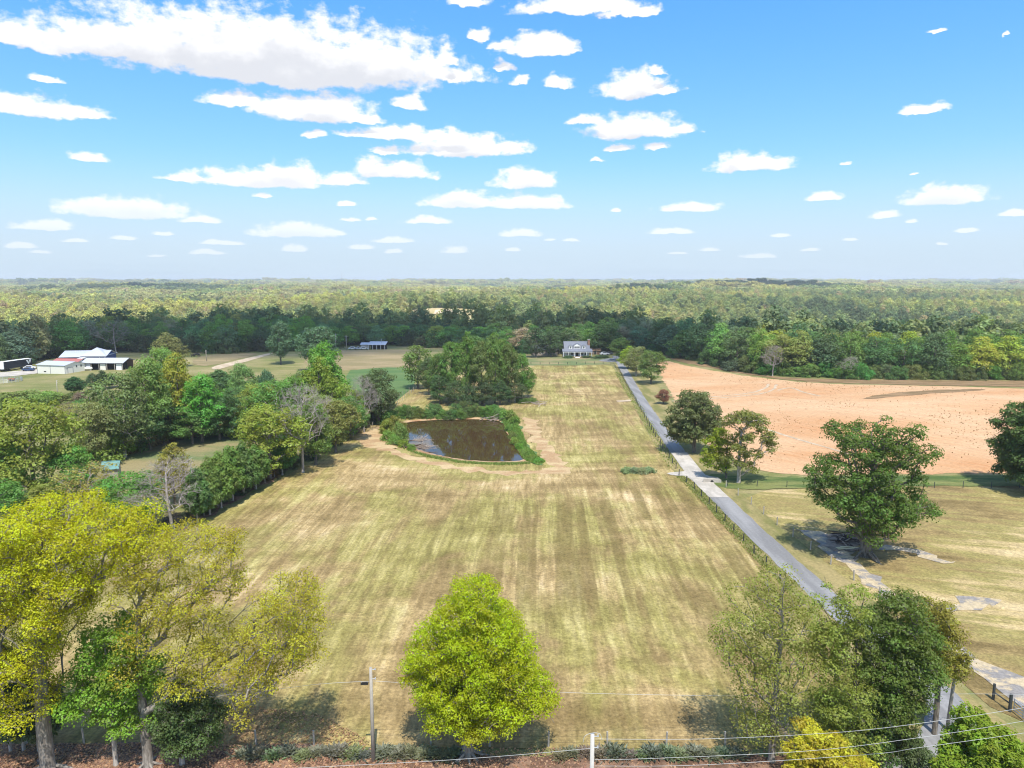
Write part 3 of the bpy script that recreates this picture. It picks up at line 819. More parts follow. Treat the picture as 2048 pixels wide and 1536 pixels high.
# pond
def expand(Pg, d):
    tg = np.roll(Pg, -1, 0) - np.roll(Pg, 1, 0)
    tg /= np.linalg.norm(tg, axis=1, keepdims=True)
    nr = np.stack([tg[:, 1], -tg[:, 0]], 1)
    s = np.sign(np.sum(Pg[:, 0] * np.roll(Pg[:, 1], -1) - np.roll(Pg[:, 0], -1) * Pg[:, 1]))
    return Pg + nr * d * s
sheet('pond_bank', expand(POND, 1.5), M['bank_soil'], 0.075, 0, rough_edge=0.5)
me = bpy.data.meshes.new('pond_water')
wp = expand(POND, 1.2)
me.from_pydata([(p[0], p[1], WATER_Z + 0.075) for p in wp], [], [tuple(range(len(wp)))])
tag(link('pond_water', me, M['water']), kind='structure')
sheet('pond_rim', px((700, 888), (735, 862), (765, 850), (770, 880), (800, 905), (860, 922), (950, 938), (1060, 941), (1110, 940), (1075, 905), (1048, 860), (1040, 838), (1070, 835), (1085, 870), (1115, 910),
                     (1150, 938), (1130, 948), (1000, 950), (900, 940), (820, 920), (740, 895)), M['soil_rim'], 0.06, 2, rough_edge=1.4)
sheet('pond_green_bank', px((1002, 838), (1030, 842), (1042, 862), (1050, 890), (1070, 908), (1092, 926), (1078, 932), (1056, 925), (1040, 905), (1022, 880), (1012, 858)), M['green_field'], 0.09, 1, rough_edge=0.8)

# ------------------------------------------------------------------ trees
def unit(v): return v / (np.linalg.norm(v, axis=-1, keepdims=True) + 1e-9)

def leaf_mesh(name, rng, cen, rad, n_leaf, size, flat_z=0.75, out_bias=1.1, up_bias=0.5, droop=0.0, aspect=1.0, shell=0.6):
    """leaves gathered in clumps: cen (k,3), rad (k,), n_leaf per clump; every leaf is a small folded face"""
    k = len(cen)
    cnt = np.maximum(3, (n_leaf * (rad / rad.mean()) ** 2).astype(int)) if np.isscalar(n_leaf) else n_leaf
    idx = np.repeat(np.arange(k), cnt)
    n = len(idx)
    d = unit(rng.normal(size=(n, 3)))
    d[:, 2] = np.where(rng.random(n) < 0.6, np.abs(d[:, 2]), d[:, 2])
    r = rad[idx] * (shell + (1.12 - shell) * rng.random(n) ** 0.6)
    # uneven clump outline
    ph = rng.random((k, 3)) * 6.28
    wob = 1 + 0.22 * np.sin(3 * np.arctan2(d[:, 1], d[:, 0]) + ph[idx, 0]) + 0.18 * np.sin(5 * d[:, 2] + ph[idx, 1] + 2 * d[:, 0])
    p = cen[idx] + d * (r * wob)[:, None] * np.array([1, 1, flat_z])
    p[:, 2] -= droop * rng.random(n) * rad[idx]
    nr = unit(d * out_bias + np.array([0, 0, up_bias]) + rng.normal(size=(n, 3)) * 0.42)
    a = unit(np.cross(nr, rng.normal(size=(n, 3))))
    b = np.cross(nr, a)
    s = size * (0.65 + 0.7 * rng.random(n))
    a = a * (s * aspect)[:, None] * 0.5; b = b * s[:, None] * 0.5
    tip = nr * (s * 0.18)[:, None]
    V = np.stack([p - a, p + b * 0.8 - tip, p + a, p - b * 0.8 - tip], 1).reshape(-1, 3)
    F = np.arange(4 * n).reshape(-1, 4)
    me = mesh_np(name, V, F)
    at = me.attributes.new('leaf', 'FLOAT', 'FACE'); at.data.foreach_set('value', rng.random(n).astype(np.float32))
    cl = rng.random(k)
    at = me.attributes.new('clump', 'FLOAT', 'FACE'); at.data.foreach_set('value', cl[idx].astype(np.float32))
    me.materials.append(M['leaf'])
    return me

def skeleton(rng, H, cen, trunk_top, r0, lean=(0, 0), fork=0.0, wiggle=0.03):
    """trunk and limbs that reach every clump centre; returns node arrays"""
    n0 = 9
    t = np.linspace(0, 1, n0)
    ztop = H * trunk_top
    tp = np.stack([lean[0] * t ** 1.5 + wiggle * H * np.sin(t * 5 + rng.random() * 6) * t * 0.4, lean[1] * t ** 1.5 + wiggle * H * np.sin(t * 4 + rng.random() * 6) * t * 0.4, t * ztop], 1)
    nodes = [tuple(p) for p in tp]
    par = [-1] + list(range(n0 - 1))
    order = np.argsort(np.hypot(cen[:, 0] - np.interp(cen[:, 2], tp[:, 2], tp[:, 0]), cen[:, 1] - np.interp(cen[:, 2], tp[:, 2], tp[:, 1])))
    tips = []
    for i in order:
        c = cen[i]
        A = np.array(nodes)
        d = np.linalg.norm(A - c, axis=1)
        hz = np.hypot(A[:, 0] - c[0], A[:, 1] - c[1])
        cost = d + np.where(A[:, 2] > c[2] - 0.25 * hz, 3.0 + (A[:, 2] - c[2] + 0.25 * hz) * 2, 0)
        cost[0] += H * 0.2; cost[1] += H * 0.1
        j = int(np.argmin(cost))
        p0 = A[j]
        seg = 3 if d[j] > 0.12 * H else 2
        prev = j
        for s in range(1, seg + 1):
            f = s / seg
            q = p0 + (c - p0) * f
            q[2] += 0.10 * d[j] * math.sin(f * math.pi) * (1 if c[2] > p0[2] else 0.6)
            q = q + rng.normal(size=3) * 0.035 * d[j] * (0 if s == seg else 1)
            nodes.append(tuple(q)); par.append(prev); prev = len(nodes) - 1
        tips.append(prev)
    A = np.array(nodes); par = np.array(par)
    w = np.zeros(len(A)); w[tips] = 1
    for i in range(len(A) - 1, 0, -1):
        if w[i] == 0: w[i] = 0.3
        w[par[i]] += w[i]
    rad = r0 * (w / w[0]) ** 0.46
    return A, par, rad, n0

def limb_mesh(name, rng, A, par, rad, r0, mat, n_trunk=9, roots=0, twigs=0, twig_len=1.0, min_r=0.0, sides=6):
    Vs, Fs, off = [], [], 0
    def add(V, F):
        nonlocal off
        Vs.append(V); Fs.append(F + off); off += len(V)
    kids = {}
    for i, p in enumerate(par):
        if p >= 0: kids.setdefault(p, []).append(i)
    # continuous chains
    starts = [(0, -1)]
    while starts:
        s, pa = starts.pop()
        chain = [pa, s] if pa >= 0 else [s]
        cur = s
        while True:
            ks = kids.get(cur, [])
            if not ks: break
            ks = sorted(ks, key=lambda k: -rad[k])
            for k in ks[1:]: starts.append((k, cur))
            cur = ks[0]; chain.append(cur)
        pts = A[chain]; rr = rad[chain].copy()
        if pa >= 0: rr[0] = min(rad[pa], rr[1] * 1.25)
        if pa < 0:
            # flare at the ground
            pts = np.concatenate([pts[:1] - np.array([[0, 0, 0.3]]), pts[:1] + np.array([[0, 0, 0.05]]), pts[:1] * 0.75 + pts[1:2] * 0.25, pts[1:]])
            rr = np.concatenate([[r0 * 1.55], [r0 * 1.35], [r0 * 1.02], rr[1:]])
        if rr.max() < min_r: continue
        if len(pts) >= 2: add(*tube_np(pts, np.maximum(rr, 0.012), 9 if pa < 0 else (sides if rr.max() > 0.1 else 4)))
    for k in range(roots):
        th = k / roots * 6.283 + rng.random() * 0.6
        L = r0 * (3.0 + 3.5 * rng.random())
        f = np.linspace(0, 1, 5)
        wob = (rng.random() - 0.5) * 1.2
        pts = np.stack([np.cos(th + wob * f) * (r0 * 0.6 + L * f), np.sin(th + wob * f) * (r0 * 0.6 + L * f), r0 * 1.3 * (1 - f) ** 2.2 - 0.10 * f], 1)
        add(*tube_np(pts, r0 * 0.34 * (1 - 0.75 * f), 5))
    if twigs:
        leafn = [i for i in range(len(A)) if i not in kids or rad[i] < r0 * 0.22]
        for i in leafn:
            base = A[i]; dirp = unit(A[i] - A[par[i]])
            for _ in range(twigs):
                d = unit(dirp + rng.normal(size=3) * 0.55 + np.array([0, 0, 0.25]))
                L = twig_len * (0.5 + rng.random())
                pts = np.stack([base, base + d * L * 0.5 + rng.normal(size=3) * 0.06 * L, base + d * L + rng.normal(size=3) * 0.14 * L])
                w0 = min(rad[i] * 0.6, 0.05)
                add(*tube_np(pts, np.array([w0, w0 * 0.7, 0.012]), 3))
                mid = pts[1]
                for _ in range(2):
                    d2 = unit(d + rng.normal(size=3) * 0.7)
                    add(*tube_np(np.stack([mid, mid + d2 * L * 0.5]), np.array([w0 * 0.55, 0.010]), 3))
    me = mesh_np(name, np.concatenate(Vs), np.concatenate(Fs), True)
    me.materials.append(mat)
    return me

def spaced(rng, gen, n, dist, tries=12):
    out = np.zeros((0, 3))
    for _ in range(n * tries):
        if len(out) >= n: break
        c = gen()
        if len(out) == 0 or np.min(np.linalg.norm(out - c, axis=1)) > dist: out = np.vstack([out, c])
    return out

def profile(shape, t):
    if shape == 'round': return math.sqrt(max(0.0, 1 - (2 * t - 1) ** 2)) ** 0.75
    if shape == 'egg': return (min(1, t / 0.25) ** 0.55) * (1 - max(0, t - 0.25) / 0.75) ** 0.62
    if shape == 'oval': return (min(1, t / 0.45) ** 0.6) * (1 - max(0, t - 0.45) / 0.55) ** 0.5
    if shape == 'cone': return (min(1, t / 0.12) ** 0.7) * (1 - t) ** 0.75 + 0.03
    if shape == 'column': return (min(1, t / 0.2) ** 0.6) * (1 - max(0, t - 0.4) / 0.6) ** 0.6
    if shape == 'bush': return math.sqrt(max(0.0, 1 - t ** 2))
    return 1.0

PROTO = {}
def proto(key, seed, shape, H, Rr, cb, n_clump, per, size, crad, r0, trunk_top=0.78, bark='bark', flat_z=0.75, up=0.55, droop=0.0, aspect=1.0, twigs=0, roots=0, irregular=0.25, inner=0.35, sp=0.75):
    rng = np.random.default_rng(seed)
    ph = rng.random(6) * 6.28
    def gen():
        while True:
            t = rng.random()
            rp = profile(shape, t)
            if rng.random() > rp + 0.1: continue
            th = rng.random() * 6.283
            k = 1 + irregular * (0.6 * math.sin(2 * th + ph[0] + 2 * t) + 0.4 * math.sin(3 * th + ph[1] - 3 * t) + 0.4 * math.sin(5 * t + ph[2] + th))
            f = inner + (1 - inner) * rng.random() ** 0.55
            rr = Rr * rp * k * f
            return np.array([rr * math.cos(th), rr * math.sin(th), H * (cb + (1 - cb) * t)])
    cen = spaced(rng, gen, n_clump, crad * sp)
    cen[:, 2] = np.minimum(cen[:, 2], H - crad * flat_z * 0.6)
    rad = crad * (0.65 + 0.7 * rng.random(len(cen)))
    A, par, rd, nt = skeleton(rng, H, cen, trunk_top, r0, (rng.normal() * 0.03 * H, rng.normal() * 0.03 * H))
    tm = limb_mesh('trunk', rng, A, par, rd, r0, M[bark], nt, roots, twigs, crad * 0.9, min_r=0.0)
    cm = None
    if per: cm = leaf_mesh('crown', rng, cen, rad, per, size, flat_z, 1.1, up, droop, aspect)
    PROTO[key] = (tm, cm, H, Rr)

# far belts, 250 m and more away
for k in range(5):
    proto('far%d' % k, 100 + k, ['oval', 'round', 'egg', 'oval', 'column'][k], 18, 6.0, 0.16, 62, 66, 0.62, 1.75, 0.36, irregular=0.34)
# 90 - 230 m away
for k in range(5):
    proto('mid%d' % k, 200 + k, ['round', 'oval', 'egg', 'round', 'oval'][k], 14, 5.0, 0.17, 105, 95, 0.34, 1.05, 0.30, irregular=0.36, bark='bark' if k != 3 else 'bark_pale')
for k in range(2):
    proto('tall%d' % k, 220 + k, 'oval', 20, 6.0, 0.24, 120, 95, 0.42, 1.25, 0.34, irregular=0.4, bark='bark')
for k in range(3):
    proto('bush%d' % k, 230 + k, 'bush', 5, 4.0, 0.02, 60, 75, 0.34, 0.95, 0.14, trunk_top=0.6, irregular=0.4)
for k in range(2):
    proto('cedar%d' % k, 240 + k, 'column' if k else 'cone', 9, 2.9, 0.20, 130, 75, 0.30, 0.62, 0.20, trunk_top=0.93, flat_z=1.15, up=0.9, aspect=1.7, bark='bark_pale', inner=0.25)
for k in range(2):
    proto('bare%d' % k, 250 + k, 'oval', 14, 4.4, 0.28, 120, 0, 0, 1.05, 0.20, trunk_top=0.72, bark='bark_dead', twigs=4, irregular=0.4)
for k in range(2):
    proto('thin%d' % k, 260 + k, 'round', 12, 4.6, 0.25, 80, 42, 0.32, 1.0, 0.24, trunk_top=0.7, bark='bark_dead', twigs=2, irregular=0.4)
for k in range(2):
    proto('herb%d' % k, 270 + k, 'bush', 1.6, 1.5, 0.02, 26, 46, 0.22, 0.42, 0.05, trunk_top=0.5, up=1.0, flat_z=1.2, aspect=1.8)

COL = dict(dark=(0.055, 0.088, 0.036), deep=(0.050, 0.082, 0.036), mid=(0.082, 0.128, 0.034), green=(0.090, 0.150, 0.032), fresh=(0.115, 0.180, 0.032), olive=(0.130, 0.142, 0.040),
           yellowgreen=(0.185, 0.200, 0.030), yellow=(0.33, 0.27, 0.035), pale=(0.125, 0.145, 0.060), blue=(0.075, 0.115, 0.062), rust=(0.145, 0.070, 0.045), grey=(0.14, 0.125, 0.09), lime=(0.155, 0.215, 0.022))
rnd = random.Random(11)
def jit(c, a=0.12): return tuple(v * (1 + rnd.uniform(-a, a)) for v in c)

def plant_at(name, label, pos, H, Rr, key, col, group=None, cat='tree', rz=None):
    tm, cm, h0, r0 = PROTO[key]
    e = empty(name, pos, rnd.random() * 6.283 if rz is None else rz)
    e.scale = (Rr / r0, Rr / r0, H / h0)
    tag(e, label, cat, group)
    t = link('trunk' if cat != 'shrub' else 'stem', tm, None, e)
    if cm is not None:
        c = link('crown' if cat != 'shrub' else 'foliage', cm, None, e)
        c.color = (*jit(COL[col] if isinstance(col, str) else col), 1)
    return e

def plant(name, label, bx, by, ty, w, key, col, group=None, cat='tree'):
    b = P(bx, by)
    top = at_depth(bx, ty, b[1])
    H = max(0.6, top[2] - b[2])
    mid = at_depth(bx + w / 2, (by + ty) / 2, b[1])
    Rr = mid[0] - at_depth(bx, (by + ty) / 2, b[1])[0]
    return plant_at(name, label, b - np.array([0, 0, 0.05]), H, Rr, key, col, group, cat)

def hero(name, label, base, lobes, col, seed, leaf=0.24, per=90, crad=0.8, r0=0.4, trunk_top=0.7, bark='bark', group=None, trunk_px=None, roots=0, twigs=1, fill=1.0, depth=0.85, flat_z=0.75, droop=0.0,
         lean_px=0, cols=None, up=0.55, aspect=1.0, sp=0.8):
    """a tree with its own outline: lobes (x, y, half width, half height) as seen in the picture, given depth as a round crown"""
    rng = np.random.default_rng(seed)
    b = P(*base)
    def loc(x, y): return at_depth(x, y, b[1]) - b
    L = [(loc(x, y), abs(loc(x + rx, y)[0] - loc(x, y)[0]), abs(loc(x, y - ry)[2] - loc(x, y)[2])) for x, y, rx, ry in lobes]
    cx = np.mean([l[0][0] for l in L])
    Rall = max(abs(l[0][0] - cx) + l[1] for l in L)
    cen = np.zeros((0, 3))
    for (c, rx, rz) in L:
        ymax = math.sqrt(max(0.05, Rall ** 2 - (c[0] - cx) ** 2)) * depth
        ry = max(rx * 0.9, ymax)
        vol = rx * ry * rz
        n = int(fill * 2.0 * vol / (crad ** 3) * 0.42) + 3
        def gen():
            d = unit(rng.normal(size=3))
            f = 0.45 + 0.5 * rng.random() ** 0.6
            return c + d * np.array([rx, ry, rz]) * f
        for _ in range(n * 6):
            q = gen()
            if q[2] < crad * 0.5: continue
            if len(cen) and np.min(np.linalg.norm(cen - q, axis=1)) < crad * sp: continue
            cen = np.vstack([cen, q]); n -= 1
            if n <= 0: break
    H = cen[:, 2].max() + crad * 0.5
    rad = crad * (0.6 + 0.75 * rng.random(len(cen)))
    lean = loc(base[0] + lean_px, base[1])[0]
    A, par, rd, nt = skeleton(rng, H, cen, trunk_top, r0, (lean, 0))
    e = empty(name, b - np.array([0, 0, 0.05]))
    tag(e, label, 'tree', group)
    link('trunk', limb_mesh('trunk', rng, A, par, rd, r0, M[bark], nt, roots, twigs, crad * 0.8), None, e)
    c = link('crown', leaf_mesh('crown', rng, cen, rad, per, leaf, flat_z, 1.1, up, droop, aspect), None, e)
    c.color = (*(COL[col] if isinstance(col, str) else col), 1)
    return e, len(cen)

# ---- trees standing along the road at the foot of the picture
H_ = {}
H_['maple'] = hero('maple_tree', 'dense bright green maple with exposed roots standing alone at the roadside', (937, 1512),
     [(955, 1200, 48, 40), (930, 1240, 70, 45), (985, 1255, 55, 50), (890, 1295, 70, 50), (960, 1300, 85, 60), (1020, 1310, 60, 50), (860, 1350, 55, 45), (930, 1360, 90, 60), (1020, 1370, 75, 50), (1075, 1390, 34, 24), (900, 1410, 60, 32), (985, 1412, 70, 32), (945, 1438, 40, 16)],
     (0.205, 0.232, 0.006), 1, 0.12, 225, 0.62, 0.42, 0.86, 'bark_mid', roots=11, fill=1.3, sp=1.15, depth=0.62)
H_['ya'] = hero('yellow_leaved_tree', 'tallest yellow green leaved roadside tree with a thick forked grey trunk', (98, 1548),
     [(110, 1035, 75, 38), (30, 1060, 65, 45), (190, 1065, 65, 45), (255, 1050, 45, 28), (95, 1110, 80, 45), (-30, 1140, 75, 60), (180, 1135, 60, 40), (285, 1090, 40, 30), (30, 1190, 65, 40), (-50, 1240, 70, 50), (130, 1200, 50, 35), (50, 1330, 55, 30), (105, 1270, 40, 30), (-10, 1310, 50, 30), (75, 1390, 50, 24)],
     (0.285, 0.280, 0.010), 2, 0.13, 175, 0.72, 0.50, 0.74, 'bark_mid', roots=7, fill=1.0, flat_z=0.8, sp=1.0, depth=0.6, twigs=1)
H_['yb'] = hero('yellow_leaved_tree', 'open yellow leaved tree with a long limb reaching out over the hay field', (297, 1534),
     [(370, 1085, 55, 30), (310, 1125, 60, 36), (430, 1110, 40, 40), (275, 1180, 55, 36), (365, 1190, 60, 34), (440, 1190, 36, 26), (310, 1250, 50, 30), (400, 1275, 60, 30), (470, 1310, 55, 30), (570, 1180, 45, 22), (605, 1215, 30, 40), (610, 1300, 30, 34), (550, 1335, 42, 26), (515, 1380, 26, 24), (270, 1330, 36, 26), (395, 1345, 50, 26), (500, 1352, 34, 22), (565, 1265, 34, 26), (590, 1190, 40, 24), (520, 1230, 30, 20), (620, 1255, 24, 26)],
     (0.225, 0.205, 0.020), 3, 0.12, 115, 0.64, 0.36, 0.62, 'bark_mid', roots=5, fill=0.95, flat_z=0.85, twigs=1, sp=0.95, depth=0.5)
H_['yc'] = hero('understorey_tree', 'bright green young tree between the two yellow trees', (232, 1532), [(230, 1290, 70, 60), (200, 1350, 60, 50), (270, 1350, 60, 50), (230, 1410, 60, 40), (180, 1400, 50, 40), (270, 1430, 40, 30)],
     (0.125, 0.20, 0.022), 4, 0.165, 160, 0.68, 0.17, 0.8, 'bark_pale', depth=0.62)
H_['yd'] = hero('understorey_tree', 'low dark green rounded tree under the reaching yellow limb', (365, 1530), [(370, 1400, 60, 45), (340, 1440, 45, 40), (410, 1440, 45, 40), (375, 1470, 60, 30)],
     (0.058, 0.085, 0.026), 5, 0.15, 170, 0.58, 0.20, 0.8, 'bark_pale', depth=0.62)
for i, (bx, by) in enumerate([(22, 1504), (48, 1502), (78, 1503)]):
    plant('roadside_cedar', 'dark cedar with a bare pale lower trunk behind the thick forked trunk', bx, by, 1290 + 20 * i, 95, 'cedar1', 'deep', 'dark cedars behind the roadside tree')
H_['sp'] = hero('sparse_tree', 'thin leaved olive tree with a slender trunk beside the driveway', (1543, 1524),
     [(1560, 1180, 60, 45), (1500, 1215, 55, 45), (1580, 1230, 55, 45), (1470, 1270, 55, 45), (1560, 1290, 75, 50), (1500, 1330, 60, 45), (1590, 1330, 45, 40), (1540, 1380, 60, 40), (1500, 1430, 40, 30), (1580, 1420, 40, 30), (1530, 1455, 35, 25)],
     (0.150, 0.160, 0.034), 6, 0.135, 105, 0.68, 0.25, 0.88, 'bark_mid', fill=0.62, twigs=0, flat_z=0.9, sp=1.0, depth=0.62)
H_['vine'] = hero('vine_clad_tree', 'pale green vine covered tree between the thin tree and the dense dark one', (1700, 1516),
     [(1700, 1200, 45, 30), (1670, 1240, 50, 40), (1660, 1290, 45, 45), (1690, 1340, 50, 45), (1670, 1395, 50, 40), (1700, 1430, 50, 40), (1650, 1460, 50, 30), (1740, 1470, 50, 25)],
     (0.165, 0.190, 0.036), 7, 0.145, 160, 0.68, 0.2, 0.8, 'bark', fill=0.9, depth=0.62)
H_['dk'] = hero('maple_tree', 'dense dark green maple standing over the bend of the driveway', (1805, 1506),
     [(1790, 1225, 60, 40), (1760, 1270, 60, 45), (1820, 1280, 60, 50), (1770, 1330, 65, 50), (1830, 1340, 55, 50), (1785, 1380, 58, 40), (1810, 1405, 36, 28), (1775, 1425, 40, 28)],
     (0.085, 0.120, 0.022), 8, 0.15, 210, 0.68, 0.3, 0.85, 'bark', fill=1.1, depth=0.62)
H_['ol'] = hero('olive_leaved_tree', 'olive yellow tree half hidden behind the dense dark maple', (1868, 1470),
     [(1840, 1215, 50, 30), (1870, 1250, 50, 40), (1890, 1300, 45, 40), (1900, 1330, 30, 24), (1865, 1320, 46, 30)],
     (0.150, 0.140, 0.024), 9, 0.15, 130, 0.60, 0.2, 0.8, 'bark', depth=0.62)
H_['yell'] = hero('yellow_shrub_tree', 'bright yellow bushy treetop below the dense dark maple', (1668, 1640),
     [(1650, 1495, 50, 22), (1620, 1530, 45, 25), (1690, 1535, 55, 30), (1740, 1560, 40, 22), (1660, 1570, 80, 40)], (0.235, 0.205, 0.018), 10, 0.16, 110, 0.42, 0.13, 0.8, 'bark')
H_['ced'] = hero('cedar_tree', 'bright green cedar with feathery upright sprays by the road corner', (1970, 1680),
     [(1948, 1462, 16, 24), (1990, 1470, 18, 24), (1940, 1500, 34, 26), (2000, 1502, 36, 26), (1915, 1535, 38, 26), (1965, 1540, 50, 34), (2035, 1532, 36, 26), (1910, 1580, 46, 32), (1980, 1600, 80, 42), (2050, 1580, 46, 32)],
     (0.120, 0.160, 0.014), 12, 0.13, 130, 0.36, 0.25, 0.9, 'bark', flat_z=1.25, up=1.0, aspect=1.9, depth=0.6)
plant('roadside_shrub', 'dark leafy shrub at the foot of the dense dark maple', 1815, 1512, 1456, 60, 'bush0', (0.060, 0.085, 0.030), None, 'shrub')
plant('roadside_shrub', 'grey green shrub between the driveway mouth and the feathery cedar', 1845, 1556, 1500, 70, 'bush1', (0.075, 0.105, 0.045), None, 'shrub')
plant('roadside_shrub', 'low dark shrub beneath the pale vine covered tree', 1740, 1514, 1455, 90, 'bush2', (0.055, 0.085, 0.025), None, 'shrub')

# ---- the oak of the pasture and the trees of the drive
H_['oak'] = hero('oak_tree', 'spreading old oak with a thick trunk standing in the dry pasture', (1731, 1112),
     [(1690, 870, 28, 18), (1745, 865, 30, 20), (1800, 860, 20, 20), (1715, 900, 40, 22), (1770, 895, 30, 22), (1810, 915, 30, 22), (1840, 900, 16, 10), (1640, 940, 26, 24), (1680, 945, 40, 28), (1740, 945, 45, 30), (1810, 945, 22, 14),
      (1660, 985, 38, 28), (1715, 995, 45, 32), (1775, 1000, 40, 30), (1810, 990, 28, 24), (1850, 1018, 16, 14), (1700, 1028, 32, 22), (1745, 1030, 36, 20), (1795, 1030, 26, 18), (1722, 1056, 24, 12), (1755, 1052, 20, 10)],
     (0.068, 0.108, 0.020), 20, 0.26, 100, 0.85, 0.75, 0.62, 'bark', roots=6, fill=0.62, depth=0.7)
H_['d1'] = hero('drive_tree', 'rounded dark olive tree on the drive verge above the pale concrete', (1388, 905),
     [(1388, 800, 34, 18), (1370, 825, 34, 20), (1410, 822, 30, 20), (1358, 850, 30, 18), (1395, 850, 36, 20), (1420, 848, 22, 16), (1365, 868, 28, 12), (1405, 868, 26, 10)],
     (0.082, 0.098, 0.036), 21, 0.36, 85, 0.95, 0.38, 0.8, 'bark', fill=1.0)
H_['d2'] = hero('drive_tree', 'wide open crowned olive tree beside the fence corner at the concrete apron', (1477, 966),
     [(1480, 833, 30, 12), (1512, 843, 26, 14), (1456, 842, 15, 10), (1532, 866, 16, 18), (1495, 868, 22, 14), (1536, 895, 12, 14), (1478, 890, 20, 12), (1503, 905, 24, 12), (1470, 925, 24, 12), (1500, 935, 16, 8)],
     (0.115, 0.125, 0.030), 22, 0.30, 80, 0.78, 0.34, 0.72, 'bark_pale', fill=0.7, depth=0.6)
H_['d2b'] = hero('drive_tree', 'bright yellow green young tree leaning over the concrete apron', (1452, 957),
     [(1442, 868, 20, 10), (1430, 885, 22, 12), (1452, 892, 22, 12), (1422, 905, 20, 12), (1448, 912, 24, 12), (1416, 924, 18, 8), (1440, 932, 24, 8)],
     (0.150, 0.185, 0.014), 24, 0.28, 85, 0.75, 0.2, 0.8, 'bark', fill=0.9, depth=0.6)
H_['d3'] = hero('pasture_tree', 'large leafy tree at the end of the green strip beside the ploughed field', (2085, 985),
     [(2050, 860, 40, 30), (2080, 840, 50, 34), (2040, 900, 38, 30), (2085, 900, 60, 40), (2040, 945, 32, 20), (2090, 945, 50, 24), (2140, 880, 40, 40)], (0.062, 0.095, 0.025), 23, 0.34, 95, 0.9, 0.42, 0.8, 'bark')
plant('small_red_tree', 'small rust red ornamental tree beside the drive', 1327, 808, 779, 32, 'mid1', 'rust')
for bx, by, ty, w, key, col, lab in [(1302, 768, 703, 56, 'mid0', 'mid', 'dark rounded tree nearest the ploughed field in the drive clump'), (1272, 752, 695, 50, 'mid3', 'pale', 'pale olive tree in the middle of the clump beside the drive'),
                                     (1256, 738, 692, 40, 'mid2', 'lime', 'yellow green tree at the house end of the drive clump'), (1243, 722, 676, 46, 'mid4', 'mid', 'tall green tree where the drive reaches the house')]:
    plant('drive_tree', lab, bx, by, ty, w, key, col)

# ---- row of trees between lane and hay field
ROW = [(345, 1062, 915, 150, 'bare0', 'grey', 'bare_tree', 'leafless silver grey tree at the near end of the field-edge row'),
       (350, 1010, 888, 92, 'mid2', (0.15, 0.14, 0.03), 'row_tree', 'yellowish topped tree behind the leafless tree at the row end'),
       (395, 1046, 930, 62, 'cedar1', (0.075, 0.110, 0.030), 'row_cedar', None), (420, 1030, 912, 66, 'cedar0', (0.070, 0.105, 0.030), 'row_cedar', None), (443, 1016, 898, 62, 'cedar1', (0.080, 0.120, 0.030), 'row_cedar', None), (466, 1002, 888, 66, 'cedar1', (0.070, 0.108, 0.030), 'row_cedar', None), (488, 990, 880, 62, 'cedar0', (0.078, 0.115, 0.030), 'row_cedar', None), (512, 978, 886, 62, 'cedar1', (0.070, 0.105, 0.030), 'row_cedar', None), (565, 950, 862, 56, 'cedar1', (0.065, 0.095, 0.030), 'row_cedar', None),
       (540, 958, 815, 135, 'mid0', (0.175, 0.185, 0.032), 'row_tree', 'rounded yellow green tree in the field-edge row before the tall bare tree'),
       (606, 945, 768, 120, 'bare1', 'grey', 'bare_tree', 'tall bare grey tree rising from the middle of the field-edge row'),
       (632, 930, 806, 100, 'mid1', 'mid', 'row_tree', 'dark tree just past the tall bare tree of the row'), (672, 905, 800, 96, 'mid4', 'olive', 'row_tree', 'olive tree beside the track end of the row'),
       (640, 880, 790, 110, 'mid3', (0.125, 0.125, 0.045), 'row_tree', 'tan green tree behind the tall bare tree'), (700, 880, 795, 70, 'mid0', 'mid', 'row_tree', 'small green tree near the end of the field-edge row'),
       (728, 865, 750, 66, 'bare0', 'grey', 'bare_tree', 'pinkish grey leafless tree near the pond end of the row'), (758, 850, 738, 86, 'mid1', (0.062, 0.075, 0.030), 'row_tree', 'dark tree beside the pinkish leafless tree at the row end'),
       (655, 850, 688, 96, 'mid4', 'green', 'row_tree', 'tall dark green tree rising over the far part of the row'), (640, 870, 715, 96, 'mid2', (0.115, 0.14, 0.028), 'row_tree', 'yellowish tree in front of the tall dark green row tree'),
       (690, 860, 770, 80, 'mid3', 'olive', 'row_tree', 'small olive tree under the tall dark green row tree')]
for bx, by, ty, w, key, col, nm, lab in ROW:
    plant(nm, lab or 'dense dark cedar in the row between the lane and the hay field', bx, by, ty + (8 if lab is None else 0), w * (0.86 if lab is None else 0.94), key, tuple(v * k for v, k in zip(COL[col] if isinstance(col, str) else col, (1.15, 1.25, 1.05))), 'cedars in the field-edge row' if lab is None else None)
# underbrush along the row
for i in range(26):
    f = i / 25
    bx = 340 + (790 - 340) * f + rnd.uniform(-8, 8)
    by = np.interp(bx, [340, 440, 560, 660, 790], [1068, 1012, 950, 900, 825]) - rnd.uniform(2, 10)
    s = np.interp(by, [800, 1060], [12, 22])
    plant('row_shrub', 'low dark shrub growing at the foot of the field-edge row', bx, by, by - s * rnd.uniform(0.8, 1.6), s * rnd.uniform(1.5, 2.4), 'bush%d' % (i % 3), jit((0.062, 0.07, 0.034), 0.3), 'underbrush of the field-edge row', 'shrub')

